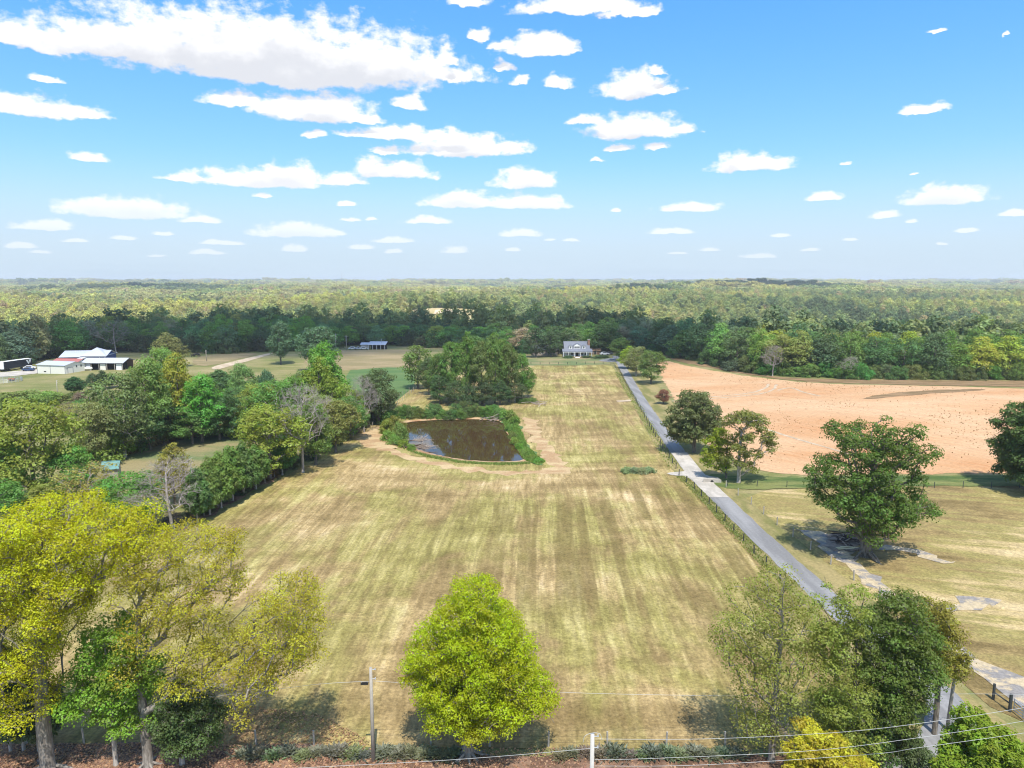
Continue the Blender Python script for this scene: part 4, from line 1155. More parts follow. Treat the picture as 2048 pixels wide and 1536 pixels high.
# ---- the thicket on the left, beyond the grass lane
TH = [(72, 1010, 800, 175, 'mid0', (0.135, 0.145, 0.030), 'large olive yellow tree at the near corner of the thicket'), (8, 1020, 860, 130, 'mid1', 'mid', 'dark green tree beside the large olive yellow one'), (150, 1000, 890, 110, 'mid4', 'mid', 'green tree between the large olive tree and the teal roof'),
      (185, 1035, 925, 130, 'thin0', (0.14, 0.135, 0.045), 'thin tan leaved tree before the teal roof'), (268, 1060, 945, 150, 'mid3', (0.075, 0.135, 0.026), 'rounded deep green tree beside the leafless grey tree'), (90, 1060, 965, 130, 'mid2', (0.12, 0.14, 0.035), 'olive tree behind the tallest yellow roadside tree'),
      (0, 1090, 960, 140, 'mid0', 'green', 'dark green tree behind the tallest yellow roadside tree'), (190, 930, 800, 90, 'mid1', 'pale', 'pale grey green tree on the left edge of the thicket'), (250, 915, 745, 130, 'mid3', (0.095, 0.105, 0.05), 'grey green tree over the left of the thicket'),
      (300, 900, 712, 120, 'mid4', (0.10, 0.135, 0.036), 'tallest olive tree of the thicket'), (362, 880, 702, 110, 'mid2', (0.165, 0.165, 0.030), 'yellow crowned tree in the thicket'), (338, 860, 694, 90, 'mid3', (0.105, 0.14, 0.040), 'olive tree behind the yellow crowned thicket tree'),
      (405, 885, 745, 110, 'mid4', 'green', 'fresh green tree right of the yellow crowned thicket tree'), (440, 880, 785, 100, 'mid0', 'dark', 'dark rounded tree at the lane side of the thicket'), (330, 893, 800, 120, 'mid1', (0.055, 0.085, 0.03), 'deep green tree at the lane side of the thicket'),
      (270, 905, 805, 120, 'mid3', 'dark', 'dark spreading tree at the lane side of the thicket'), (385, 888, 790, 100, 'mid2', 'mid', 'green tree hanging over the lane bank'), (470, 865, 770, 90, 'mid1', 'dark', 'dark tree at the far end of the lane bank'),
      (485, 830, 722, 62, 'mid4', (0.115, 0.165, 0.065), 'pale green pointed tree above the thicket'), (520, 870, 765, 100, 'mid0', 'olive', 'olive tree behind the lane end'), (555, 880, 760, 110, 'mid3', 'mid', 'green tree behind the rounded yellow green row tree'),
      (600, 870, 748, 110, 'mid1', 'mid', 'green tree behind the tall bare row tree'), (440, 800, 735, 60, 'cedar1', 'dark', 'small dark cedar above the thicket'), (420, 830, 760, 80, 'mid2', 'pale', 'pale bushy tree above the dark lane trees'), (160, 870, 800, 80, 'thin1', (0.15, 0.13, 0.06), 'thin brownish tree at the field side of the thicket')]
for bx, by, ty, w, key, col, lab in TH: plant('thicket_tree', lab, bx, by, ty + 6, w * 0.88, key, tuple(v * k for v, k in zip(COL[col] if isinstance(col, str) else col, (1.12, 1.25, 1.05))))
for bx, by, ty, w, col in [(225, 918, 858, 95, 'fresh'), (175, 915, 870, 80, 'green'), (265, 902, 862, 60, 'green'), (200, 890, 835, 80, 'mid')]:
    plant('thicket_shrub', 'bright green shrub at the lane foot of the thicket', bx, by, ty, w, 'bush1', col, 'bright shrubs at the lane', 'shrub')
for bx, by, ty, w, col in [(35, 815, 785, 110, 'pale'), (95, 812, 784, 70, 'pale'), (0, 808, 788, 60, 'pale'), (128, 808, 790, 40, 'pale')]:
    plant('field_shrub', 'pale green spreading shrub below the barn meadow', bx, by, ty, w, 'bush2', (0.15, 0.185, 0.05), 'pale shrubs below the barn meadow', 'shrub')
for bx, by, ty, w, key in [(150, 788, 754, 34, 'cedar1'), (186, 780, 746, 28, 'mid2'), (206, 778, 742, 34, 'cedar0'), (222, 775, 748, 26, 'cedar1')]:
    plant('meadow_cedar', 'small dark cedar on the barn meadow', bx, by, ty, w, key, 'deep', 'small cedars on the barn meadow')
for i in range(30):
    bx = rnd.uniform(110, 330); by = rnd.uniform(800, 870)
    plant('scrub_shrub', 'small scrubby shrub on the bank before the thicket', bx, by, by - rnd.uniform(14, 34), rnd.uniform(26, 50), 'bush%d' % (i % 3), jit(rnd.choice([COL['olive'], COL['pale'], COL['mid'], (0.14, 0.11, 0.06)]), 0.2), 'scrub before the thicket', 'shrub')
for i in range(34):
    bx = rnd.uniform(330, 640); by = rnd.uniform(790, 880)
    plant('scrub_shrub', 'scrubby shrub filling the thicket behind the lane', bx, by, by - rnd.uniform(25, 60), rnd.uniform(40, 70), 'bush%d' % (i % 3), jit(rnd.choice([COL['olive'], COL['green'], COL['mid'], COL['dark']]), 0.2), 'scrub inside the thicket', 'shrub')

# ---- trees of the left meadow
plant('meadow_tree', 'lone bluish green tree standing in the far meadow', 562, 729, 643, 54, 'mid4', 'blue')
plant('meadow_tree', 'yellow green tree beside the barn shed', 340, 735, 665, 66, 'mid2', (0.125, 0.15, 0.05))
plant('meadow_tree', 'rounded green tree left of the far pole barn', 640, 742, 655, 74, 'mid0', 'blue')
# ---- the grove behind the pond
GR = [(836, 778, 692, 62, 'far1', 'green', 'dark rounded tree standing apart on the left of the pond grove'), (876, 800, 708, 48, 'mid4', 'mid', None), (902, 804, 684, 50, 'tall1', 'green', None), (932, 806, 664, 56, 'mid2', 'green', None), (964, 808, 684, 54, 'tall0', (0.105, 0.140, 0.040), None),
      (990, 806, 668, 52, 'mid4', (0.110, 0.150, 0.036), None), (1018, 804, 688, 48, 'tall1', 'mid', None), (1044, 800, 708, 44, 'mid1', 'green', None), (1056, 795, 742, 30, 'mid0', 'green', None), (948, 782, 672, 50, 'tall1', 'mid', None), (1004, 785, 680, 48, 'tall0', 'green', None),
      (880, 808, 752, 44, 'mid0', 'dark', None), (908, 811, 762, 42, 'mid3', 'dark', None), (938, 812, 770, 40, 'bush0', 'dark', None), (968, 812, 764, 42, 'mid1', 'dark', None), (1000, 810, 760, 42, 'mid2', 'dark', None), (1030, 806, 766, 40, 'mid3', 'dark', None), (858, 790, 716, 40, 'mid4', 'dark', None)]
for bx, by, ty, w, key, col, lab in GR:
    plant('grove_tree', lab or (('low ' if ty > 735 else 'tall ') + {'dark': 'dark green', 'mid': 'mid green', 'green': 'fresh green'}.get(col if isinstance(col, str) else '', 'pale olive green') + ' tree crowded in the grove behind the pond'), bx, by, ty, w, key, col, None if lab else 'trees of the pond grove')
# ---- shrubs round the pond
SB = []
for i in range(24):
    bx = 800 + i * 8.6 + rnd.uniform(-3, 3); SB.append((bx, rnd.uniform(828, 838), rnd.uniform(17, 26), rnd.uniform(20, 30), jit(COL['mid'], 0.25)))
for bx, by, h, w, lab in [(x, y, h, w, c) for x, y, h, w, c in SB]:
    plant('pond_shrub', 'leafy green shrub in the hedge on the far shore of the pond', bx, by, by - h, w, 'bush%d' % rnd.randrange(3), lab, 'shrubs on the far shore', 'shrub')
for bx, by, h, w in [(780, 852, 30, 40), (772, 868, 28, 30), (790, 868, 36, 40), (800, 880, 34, 34), (776, 882, 22, 26), (790, 890, 20, 24), (806, 894, 16, 22), (822, 900, 12, 20), (768, 850, 20, 26)]:
    plant('pond_shrub', 'fresh green willow shrub on the left bank of the pond', bx, by, by - h, w, 'bush%d' % rnd.randrange(3), jit(COL['fresh'], 0.2), 'willow shrubs on the left bank', 'shrub')
for bx, by, h, w in [(1008, 838, 16, 26), (1022, 840, 18, 24), (1030, 848, 14, 20), (1018, 862, 12, 16), (1024, 876, 12, 16), (1028, 888, 12, 18), (1040, 898, 10, 18), (1050, 908, 9, 18), (1062, 918, 8, 20), (1076, 925, 8, 22)]:
    plant('pond_shrub', 'low bright green bush on the right bank of the pond', bx, by, by - h, w, 'herb%d' % rnd.randrange(2), jit((0.115, 0.165, 0.03), 0.2), 'bright bushes on the right bank', 'shrub')
for bx, by in [(1040, 806), (1052, 806), (1064, 805)]:
    plant('grove_shrub', 'low shrub at the field end of the pond grove', bx, by, by - 10, 20, 'bush0', 'mid', 'low shrubs by the grove', 'shrub')
for bx, by in [(1252, 946), (1268, 946), (1284, 947), (1298, 946)]:
    plant('ditch_shrub', 'grey green low shrub in the ditch before the concrete apron', bx, by, by - 11, 22, 'herb0', (0.16, 0.20, 0.10), 'shrubs in the ditch', 'shrub')

# ---- the belt of woods
def belt():
    n = 0
    def pick(x, row):
        r = rnd.random()
        if x < 1480: return COL[rnd.choice(['dark', 'deep', 'dark', 'blue', 'mid', 'mid'])] if r < 0.86 else rnd.choice([COL['olive'], COL['grey'], COL['green']])
        return COL[rnd.choice(['mid', 'green', 'dark', 'green'])] if r < 0.75 else rnd.choice([COL['olive'], COL['fresh'], COL['yellowgreen']])
    for row, (step, back) in enumerate([(34, 4), (40, 15), (46, 27)]):
        x = -60.0 + row * 11
        while x < 2120:
            by = np.interp(x, [p[0] for p in WOOD_PX], [p[1] for p in WOOD_PX])
            b = P(x, by)
            s = b[1] / 330
            b2 = np.array([b[0] * (1 + back / b[1]), b[1] + back + rnd.uniform(-2.5, 2.5), 0]); b2[2] = tz(b2[0], b2[1])
            ty = np.interp(x, [0, 120, 300, 500, 640, 760, 860, 960, 1100, 1250, 1400, 1560, 1760, 1900, 2048], [650, 632, 640, 632, 640, 655, 662, 650, 652, 640, 642, 652, 660, 668, 660]) + rnd.uniform(-7, 12) + (10 if row == 0 else 0)
            H = min(24, max(11, at_depth(x, ty, b2[1])[2] - b2[2]))
            Rr = rnd.uniform(4.4, 7.4)
            col = pick(x, row)
            key = 'far%d' % rnd.randrange(5)
            if abs(x - 150) < 14 and row == 0: col = COL['rust']
            zone = 'behind the barns' if x < 380 else ('behind the far meadow' if x < 820 else ('behind the white house' if x < 1320 else 'bordering the ploughed field'))
            cname = {v: k for k, v in COL.items()}.get(col, 'mid')
            word = dict(dark='dark green', deep='deep green', blue='bluish green', mid='mid green', green='green', olive='olive', grey='greyish brown', fresh='fresh green', yellowgreen='yellow green', rust='rust brown').get(cname, 'green')
            word += [' oval', ' round', ' tapering', ' broad', ' narrow'][int(key[-1])] + ' tree in the ' + ['front row', 'second row', 'back row'][row] + ' of the woods '
            plant_at('woodland_tree', word + zone, b2, H, Rr, key, tuple(v * (1.65 if x < 1480 else 1.2) for v in col), 'woods ' + zone); n += 1
            x += step * rnd.uniform(0.8, 1.2) / max(0.75, s) * (1 if x < 1480 else 1.15)
    for bx, by, ty, w in [(1545, 752, 690, 50), (1700, 758, 712, 40), (232, 706, 640, 60), (300, 700, 660, 30)]:
        plant('dead_tree', 'grey leafless tree standing in the wood edge', bx, by, ty, w, 'bare%d' % rnd.randrange(2), 'grey', 'dead trees of the wood edge')
    # shrubs closing the foot of the wood edge
    x = -20.0
    while x < 2080:
        by = np.interp(x, [p[0] for p in WOOD_PX], [p[1] for p in WOOD_PX])
        if not (1050 < x < 1240) and not (55 < x < 270) and not (690 < x < 800):
            plant('wood_edge_shrub', 'dark shrub filling the foot of the wood edge', x, by + rnd.uniform(-1, 3), by - rnd.uniform(16, 34), rnd.uniform(28, 44), 'bush%d' % rnd.randrange(3), jit(COL['dark' if x < 1480 else 'mid'], 0.25), 'shrubs along the wood edge', 'shrub')
        x += rnd.uniform(20, 34)
    return n
belt()

# ---- the far forest that reads as one mass: crowns spread over the hills
FOREST_TOP = [80.0]
def far_forest():
    col = bpy.data.collections.new('forest_crowns')
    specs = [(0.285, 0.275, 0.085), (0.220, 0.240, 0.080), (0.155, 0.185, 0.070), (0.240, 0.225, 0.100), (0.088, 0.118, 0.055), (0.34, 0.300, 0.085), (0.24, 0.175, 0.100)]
    rng = np.random.default_rng(77)
    fm = [leaf_mat('forest_leaves', 0.35, True, c) for c in specs]
    for k, c in enumerate(specs):
        def gen():
            t = rng.random(); th = rng.random() * 6.283
            rr = 4.6 * profile('oval', t) * (0.35 + 0.65 * rng.random() ** 0.5)
            return np.array([rr * math.cos(th), rr * math.sin(th), 4 + 12 * t])
        cen = spaced(rng, gen, 26, 1.5)
        me = leaf_mesh('forest_crown', rng, cen, 1.7 * (0.7 + 0.6 * rng.random(len(cen))), 26, 1.15, 0.8)
        me.materials.clear(); me.materials.append(fm[k])
        ob = bpy.data.objects.new('forest_crown_%s' % 'abcdefghij'[k], me); ob.color = (*c, 1)
        col.objects.link(ob)
    for k, c in enumerate(specs):          # copses of several crowns for the farther hills
        cen = []
        for _ in range(16):
            ox, oy = rng.uniform(-20, 20, 2); h = rng.uniform(10, 16); r = rng.uniform(3.2, 5)
            for _ in range(9):
                d = unit(rng.normal(size=3)); d[2] = abs(d[2]); cen.append([ox + d[0] * r, oy + d[1] * r, h - r * 0.8 + d[2] * r])
        cen = np.array(cen)
        me = leaf_mesh('forest_copse', rng, cen, 2.4 * (0.7 + 0.6 * rng.random(len(cen))), 7, 3.0, 0.8)
        me.materials.clear(); me.materials.append(fm[k])
        ob = bpy.data.objects.new('forest_crown_%s' % 'klmnopqrst'[k], me); ob.color = (*c, 1)
        col.objects.link(ob)
    pts = []; idx = []; scl = []
    def scatter(n, y0, y1, copse, step):
        # rings of equal spacing inside the view wedge, a bit wider than the lens sees
        y = rng.uniform(y0, y1, n) if y1 - y0 < 900 else np.sqrt(rng.uniform(y0 ** 2, y1 ** 2, n))
        x = rng.uniform(-0.86, 0.86, n) * y
        front = wood_front(x)
        keep = (y > front + 36) & (rng.random(n) < forest_mask(x, y))
        x = x[keep]; y = y[keep]
        z = terrain(x, y)
        tone = 0.40 * vnoise(x / 150, y / 220, 5) + 0.35 * vnoise(x / 480, y / 800, 6) + 0.25 * rng.random(len(x))
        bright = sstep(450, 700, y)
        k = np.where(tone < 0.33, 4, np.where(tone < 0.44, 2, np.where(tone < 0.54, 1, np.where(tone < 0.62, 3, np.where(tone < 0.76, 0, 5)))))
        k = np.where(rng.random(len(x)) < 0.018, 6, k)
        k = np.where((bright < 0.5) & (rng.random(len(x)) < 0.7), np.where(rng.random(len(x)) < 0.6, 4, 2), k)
        ridge = ((x - 830) / 330) ** 2 + ((y - 2420) / 170) ** 2 < 1 + 0.3 * np.sin(x * 0.03)
        k = np.where(ridge, 4, k)  # darkest crowns here put cloud shade on the far ridge into leaf colour
        pts.append(np.stack([x, y, z - 0.8], 1)); idx.append(k + (7 if copse else 0)); scl.append((0.6 + 0.75 * rng.random(len(x)) ** 1.5) * step)
    scatter(9500, 270, 1000, False, 1.0)
    scatter(15000, 1000, 1700, False, 1.05)
    scatter(9000, 1700, 4200, True, 1.1)
    scatter(9000, 4200, 10500, True, 1.8)
    pts = np.concatenate(pts); FOREST_TOP[0] = max(72.0, float(pts[:, 2].max()) + 34); idx = np.concatenate(idx); scl = np.concatenate(scl)
    me = bpy.data.meshes.new('far_forest')
    me.vertices.add(len(pts)); me.vertices.foreach_set('co', pts.astype(np.float32).ravel())
    a = me.attributes.new('which', 'INT', 'POINT'); a.data.foreach_set('value', idx.astype(np.int32))
    a = me.attributes.new('size', 'FLOAT_VECTOR', 'POINT'); a.data.foreach_set('vector', np.stack([scl, scl, scl * rng.uniform(0.8, 1.2, len(scl))], 1).astype(np.float32).ravel())
    a = me.attributes.new('turn', 'FLOAT_VECTOR', 'POINT'); a.data.foreach_set('vector', np.stack([0 * scl, 0 * scl, rng.random(len(scl)) * 6.283], 1).astype(np.float32).ravel())
    me.update()
    o = link('far_forest', me, fm[0])
    tag(o, 'rolling sunlit forest of mixed green and yellowing crowns beyond the wood edge', 'forest', None, 'stuff')
    ng = bpy.data.node_groups.new('spread_crowns', 'GeometryNodeTree')
    ng.interface.new_socket('Geometry', in_out='INPUT', socket_type='NodeSocketGeometry')
    ng.interface.new_socket('Geometry', in_out='OUTPUT', socket_type='NodeSocketGeometry')
    gi = ng.nodes.new('NodeGroupInput'); go = ng.nodes.new('NodeGroupOutput')
    ip = ng.nodes.new('GeometryNodeInstanceOnPoints')
    ci = ng.nodes.new('GeometryNodeCollectionInfo')
    ci.inputs['Collection'].default_value = col
    ci.inputs['Separate Children'].default_value = True
    ci.inputs['Reset Children'].default_value = True
    def named(nm, ty):
        nd = ng.nodes.new('GeometryNodeInputNamedAttribute'); nd.data_type = ty; nd.inputs['Name'].default_value = nm
        return [s for s in nd.outputs if s.enabled and s.name == 'Attribute'][0]
    ng.links.new(gi.outputs[0], ip.inputs['Points'])
    ng.links.new(ci.outputs[0], ip.inputs['Instance'])
    ip.inputs['Pick Instance'].default_value = True
    ng.links.new(named('which', 'INT'), ip.inputs['Instance Index'])
    e2r = ng.nodes.new('FunctionNodeEulerToRotation')
    ng.links.new(named('turn', 'FLOAT_VECTOR'), e2r.inputs[0])
    ng.links.new(e2r.outputs[0], ip.inputs['Rotation'])
    ng.links.new(named('size', 'FLOAT_VECTOR'), ip.inputs['Scale'])
    ng.links.new(ip.outputs[0], go.inputs[0])
    md = o.modifiers.new('spread_crowns', 'NODES'); md.node_group = ng
far_forest()
#@@END_TREES

# ------------------------------------------------------------------ buildings
def at_rot(p, q):
    return math.atan2(q[1] - p[1], q[0] - p[0])

def wall_opening(root, name, x0, x1, z0, z1, y, mat, frame=None, sub='frame'):
    w = MB().box(x0, x1, y - 0.03, y, z0, z1).build(name, mat, root)
    if frame:
        m = MB(); t = 0.10
        m.box(x0 - t, x1 + t, y - 0.07, y - 0.002, z1, z1 + t).box(x0 - t, x1 + t, y - 0.07, y - 0.002, z0 - t, z0)
        m.box(x0 - t, x0, y - 0.07, y - 0.002, z0, z1).box(x1, x1 + t, y - 0.07, y - 0.002, z0, z1)
        m.build(sub, frame, w)
    return w

def gable_block(root, L, Wd, eave, ridge, wallmat, roofmat, over=0.35, th=0.12, x0=0.0, y0=0.0):
    """long side along local x, front at y0; ridge along x"""
    ym = y0 + Wd / 2
    MB().prism([(y0, -0.3), (y0 + Wd, -0.3), (y0 + Wd, eave), (ym, ridge - 0.05), (y0, eave)], 'x', x0, x0 + L).build('wall', wallmat, root)
    s = (ridge - eave) / (Wd / 2)
    f = MB().prism([(y0 - over, eave - over * s + 0.02), (ym, ridge + 0.02), (ym, ridge + th + 0.02), (y0 - over, eave - over * s + th + 0.02)], 'x', x0 - over, x0 + L + over).build('roof_panel', roofmat, root)
    b = MB().prism([(y0 + Wd + over, eave - over * s + 0.02), (y0 + Wd + over, eave - over * s + th + 0.02), (ym + 0.004, ridge + th + 0.02), (ym + 0.004, ridge + 0.02)], 'x', x0 - over, x0 + L + over).build('roof_panel', roofmat, root)
    MB().box(x0 - over, x0 + L + over, ym - 0.12, ym + 0.12, ridge + th + 0.022, ridge + th + 0.07).build('ridge_cap', roofmat, root)

def farmhouse():
    c = P(1154, 714)
    e = empty('farmhouse', c)
    tag(e, 'white farmhouse with grey roof, three dormers and a long columned porch', 'house')
    gable_block(e, 11.6, 8.6, 3.3, 7.0, M['white'], M['roof_grey'], 0.4, 0.15, -5.8, 0.0)
    MB().box(-6.9, 6.9, -2.5, -0.01, -0.3, 0.45).build('porch_floor', M['wood_brown'], e)
    MB().prism([(-2.8, 2.75), (0.3, 3.75), (0.3, 3.9), (-2.8, 2.9)], 'x', -7.1, 7.1).build('porch_roof', M['roof_grey'], e)
    MB().box(-7.0, 7.0, -2.7, -2.45, 2.45, 2.74).build('porch_beam', M['white'], e)
    for x in (-6.7, -4.4, -1.5, 1.5, 4.2, 6.7):
        k = MB().tube([(x, -2.57, 0.45), (x, -2.57, 2.45)], 0.15, 8).build('column', M['white'], e)
        MB().box(x - 0.2, x + 0.2, -2.77, -2.37, 0.452, 0.62).build('column_base', M['white'], k)
    MB().box(-1.1, 1.1, -3.4, -2.5, -0.3, 0.15).box(-1.1, 1.1, -3.0, -2.5, 0.15, 0.35).build('steps', M['white'], e)
    wall_opening(e, 'door', -0.55, 0.55, 0.46, 2.5, 0.0, M['dark'], M['white'])
    for x in (-4.3, -2.4, 2.2, 4.2): wall_opening(e, 'window', x - 0.5, x + 0.5, 1.0, 2.5, 0.0, M['glass'], M['white'])
    for x, w, h in ((-3.1, 0.8, 1.7), (0.0, 1.55, 2.5), (3.2, 0.8, 1.7)):
        d = MB().prism([(x - w, 3.85), (x + w, 3.85), (x + w, 3.9 + h * 0.62), (x, 3.9 + h), (x - w, 3.9 + h * 0.62)], 'y', 0.55, 3.4).build('dormer', M['white'], e)
        s = h * 0.38 / w
        MB().prism([(x - w - 0.2, 3.9 + h * 0.62 - 0.2 * s), (x, 3.9 + h + 0.004), (x + w + 0.2, 3.9 + h * 0.62 - 0.2 * s), (x + w + 0.2, 4.0 + h * 0.62 - 0.2 * s), (x, 4.02 + h), (x - w - 0.2, 4.0 + h * 0.62 - 0.2 * s)], 'y', 0.4, 3.4).build('dormer_roof', M['roof_grey'], d)
        for wx in ((-0.9, 0.0, 0.9) if w > 1 else (0.0,)):
            MB().box(x + wx - 0.32, x + wx + 0.32, 0.51, 0.548, 4.15, 5.0).build('window', M['glass'], d)
    k = MB().box(5.2, 6.3, 2.2, 3.3, 3.0, 8.0).build('chimney', M['brick'], e)
    MB().box(5.1, 6.4, 2.1, 3.4, 8.002, 8.2).build('chimney_cap', M['concrete'], k)
farmhouse()
for x, w, lab in ((-5.2, 5.0, 'left'), (3.2, 5.4, 'right')):
    c = P(1154, 714)
    plant_at('clipped_hedge', 'low dark hedge before the house porch beside the steps', c + np.array([x + 1.0, -3.6, 0]), 1.1, 2.2, 'bush0', 'dark', 'hedges before the porch', 'shrub')
plant('round_hedge', 'wide clipped round hedge right of the house', 1202, 716, 710, 32, 'bush1', 'deep', None, 'shrub')
c = P(1090, 711)
e = empty('side_house', c); tag(e, 'pale low brick house half hidden by trees beside the white farmhouse', 'house')
gable_block(e, 12.0, 7.0, 2.8, 4.6, simple('pale_brick', (0.36, 0.30, 0.26), 0.85, 0.15), M['roof_grey'], 0.4, 0.15, -6.0, 0.0)
for x in (-4.0, -1.2, 1.8, 4.4): wall_opening(e, 'window', x - 0.5, x + 0.5, 0.9, 2.2, 0.0, M['glass'], M['white'])
c = P(1190, 709)
e = empty('garden_shed', c); tag(e, 'small brown shed with a low roof beside the white farmhouse', 'shed')
gable_block(e, 5.2, 3.6, 1.9, 2.7, M['wood_brown'], M['wood_brown'], 0.3, 0.1, -2.6, 0.0)
wall_opening(e, 'door', -0.5, 0.5, 0.0, 1.7, 0.0, M['dark'], M['white'])

def car(name, label, pos, rz, paint, pickup=False):
    e = empty(name, pos, rz); tag(e, label, 'car')
    MB().prism([(-2.2, 0.35), (2.2, 0.35), (2.25, 0.75), (1.2, 0.95), (-2.15, 0.98), (-2.25, 0.7)], 'y', -0.85, 0.85).build('body', paint, e)
    k = MB().prism([(-1.7 if not pickup else -0.4, 0.982), (1.1, 0.982), (0.5, 1.5), (-1.2 if not pickup else -0.3, 1.5)], 'y', -0.76, 0.76).build('cabin', paint, e)
    for s in (-1, 1):
        MB().prism([(-1.35 if not pickup else -0.2, 1.05), (0.85, 1.05), (0.4, 1.42), (-1.05 if not pickup else -0.15, 1.42)], 'y', s * 0.762, s * 0.785).build('window', M['glass'], k)
        for x in (-1.4, 1.4):
            MB().tube([(x, s * 0.70, 0.34), (x, s * 0.90, 0.34)], 0.34, 12).build('wheel', M['rubber'], e)
    return e
car_white = simple('white_car_paint', (0.72, 0.72, 0.72), 0.3, 0.03, 3, 0.5)
car('parked_car', 'white car parked under the trees right of the farmhouse', P(1209, 710), 0.2, car_white)
car('parked_pickup', 'dark pickup parked beside the white car right of the farmhouse', P(1217, 709), 0.1, simple('grey_car_paint', (0.10, 0.10, 0.11), 0.3, 0.03, 3, 0.5), True)

for bx, by, ty, w, lab in [(1072, 715, 655, 44, 'dark tree before the left end of the pale brick house'), (1102, 714, 664, 40, 'dark tree before the right end of the pale brick house'), (1200, 706, 650, 50, 'dark tree behind the round hedge'), (1222, 704, 655, 46, 'dark tree behind the parked cars'), (1118, 708, 652, 50, 'dark tree squeezed between the two houses')]:
    plant('house_tree', lab, bx, by, ty, w, 'far%d' % rnd.randrange(5), 'dark')
# --- barns on the left
def rooted(name, label, cat, a, b):
    pa, pb = P(*a), P(*b)
    e = empty(name, pa, at_rot(pa, pb)); tag(e, label, cat)
    return e, float(np.linalg.norm((pb - pa)[:2]))
e, L = rooted('metal_barn', 'cream white metal barn with a grey roof standing at the yard corner', 'barn', (75, 747), (131, 748))
gable_block(e, L, 9.5, 3.5, 4.5, M['cream'], M['roof_metal'], 0.3, 0.1)
for x in (0.05, L * 0.47, L - 0.15): MB().box(x, x + 0.14, -0.05, -0.002, 0.0, 3.4).build('trim', M['roof_grey'], e)
MB().box(L * 0.24, L * 0.32, -0.04, -0.004, 0.7, 1.1).build('vent', M['dark'], e)
d = MB().box(L + 0.004, L + 0.05, 1.2, 3.6, 0.0, 2.4).build('side_door', M['cream'], e)
MB().box(L + 0.052, L + 0.10, 1.1, 1.2, 0.0, 2.5).box(L + 0.052, L + 0.10, 3.6, 3.7, 0.0, 2.5).box(L + 0.052, L + 0.10, 1.1, 3.7, 2.5, 2.6).build('door_frame', M['roof_grey'], d)
for y in (5.2, 7.4): MB().box(L + 0.004, L + 0.04, y, y + 0.6, 2.3, 3.1).build('window', M['glass'], e)
e, L = rooted('red_roofed_shed', 'low shed with a faded red metal roof behind the cream barn', 'shed', (104, 742), (155, 742))
gable_block(e, L, 7.0, 3.6, 4.7, M['cream'], M['roof_red'], 0.3, 0.1)
e, L = rooted('blue_barn', 'large blue walled barn with a hipped silver roof', 'barn', (122, 733), (212, 730))
gable_block(e, L, 13.0, 4.0, 6.0, M['blue_wall'], M['roof_metal'], 0.5, 0.12)
MB().add([(L * 0.44, -0.5, 4.25), (L + 0.5, -0.5, 4.25), (L + 0.5, 13.5, 4.25), (L * 0.44, 13.5, 4.25), (L * 0.70, 6.5, 7.4)], [(0, 1, 4), (1, 2, 4), (2, 3, 4), (3, 0, 4), (3, 2, 1, 0)]).build('hip_roof', M['roof_metal'], e)
for x in (L - 0.25, L * 0.86): MB().box(x, x + 0.25, -0.30, -0.05, -0.2, 3.98).build('post', M['white'], e)
e, L = rooted('open_shed', 'open fronted machine shed with a long silver roof and white bay doors', 'shed', (168, 741), (246, 740))
MB().box(0.0, L, 8.0, 8.15, -0.2, 3.6).build('back_wall', M['wood_brown'], e)
MB().prism([(-0.6, 3.0), (4.2, 4.6), (4.2, 4.75), (-0.6, 3.15)], 'x', -1.0, L + 0.6).build('roof_panel', M['roof_metal'], e)
MB().prism([(4.204, 4.6), (8.8, 3.4), (8.8, 3.55), (4.204, 4.75)], 'x', -1.0, L + 0.6).build('roof_panel', M['roof_metal'], e)
for k in range(6): MB().box(L * k / 5 - 0.12, L * k / 5 + 0.12, -0.3, -0.06, -0.2, 3.02).build('post', M['wood_grey'], e)
for x0, x1, mt in ((0.03, 0.17, 'roof_metal'), (0.42, 0.56, 'cream'), (0.83, 0.97, 'white')):
    MB().box(L * x0, L * x1, 0.0, 0.08, -0.1, 2.7).build('bay_door', M[mt], e)
MB().box(0.2, L - 0.2, 3.6, 3.7, -0.1, 3.0).build('rear_partition', M['dark'], e)
e, L = rooted('box_trailer', 'long white box trailer between the cream barn and the open shed', 'trailer', (157, 737), (170, 733))
MB().box(0, max(L, 9), 0, 2.5, 1.0, 3.7).build('box', M['white'], e)
for x in (1.2, 2.4):
    for y in (0.1, 2.2): MB().tube([(x, y, 0.5), (x, y + 0.25, 0.5)], 0.5, 12).build('wheel', M['rubber'], e)
MB().box(7.6, 7.8, 0.4, 0.6, 0, 1.0).build('landing_leg', M['steel'], e); MB().box(7.6, 7.8, 1.9, 2.1, 0, 1.0).build('landing_leg', M['steel'], e)
e, L = rooted('semi_trailer', 'black semi trailer with a white front and a white wing mark parked in the yard', 'trailer', (8, 744), (50, 737))
L = max(L, 14.5)
MB().box(0.25, L, 0, 2.5, 1.1, 4.0).build('box', M['black'], e)
MB().box(0, 0.246, 0, 2.5, 1.1, 4.0).build('front_panel', M['white'], e)
MB().box(0.25, L, -0.02, 2.52, 4.004, 4.08).build('roof_edge', M['white'], e)
MB().prism([(L * 0.78, 3.7), (L * 0.84, 3.7), (L * 0.90, 2.2), (L * 0.86, 1.8)], 'y', -0.03, -0.003).prism([(L * 0.88, 3.7), (L * 0.97, 3.7), (L * 0.93, 2.4), (L * 0.91, 2.4)], 'y', -0.03, -0.003).build('wing_mark', M['white'], e)
for x in (1.3, 2.6, L - 2.0, L - 3.3):
    for y in (0.05, 2.2): MB().tube([(x, y, 0.52), (x, y + 0.25, 0.52)], 0.52, 12).build('wheel', M['rubber'], e)
MB().box(0.25, L, 0.8, 1.7, 0.8, 1.098).build('chassis', M['steel'], e)
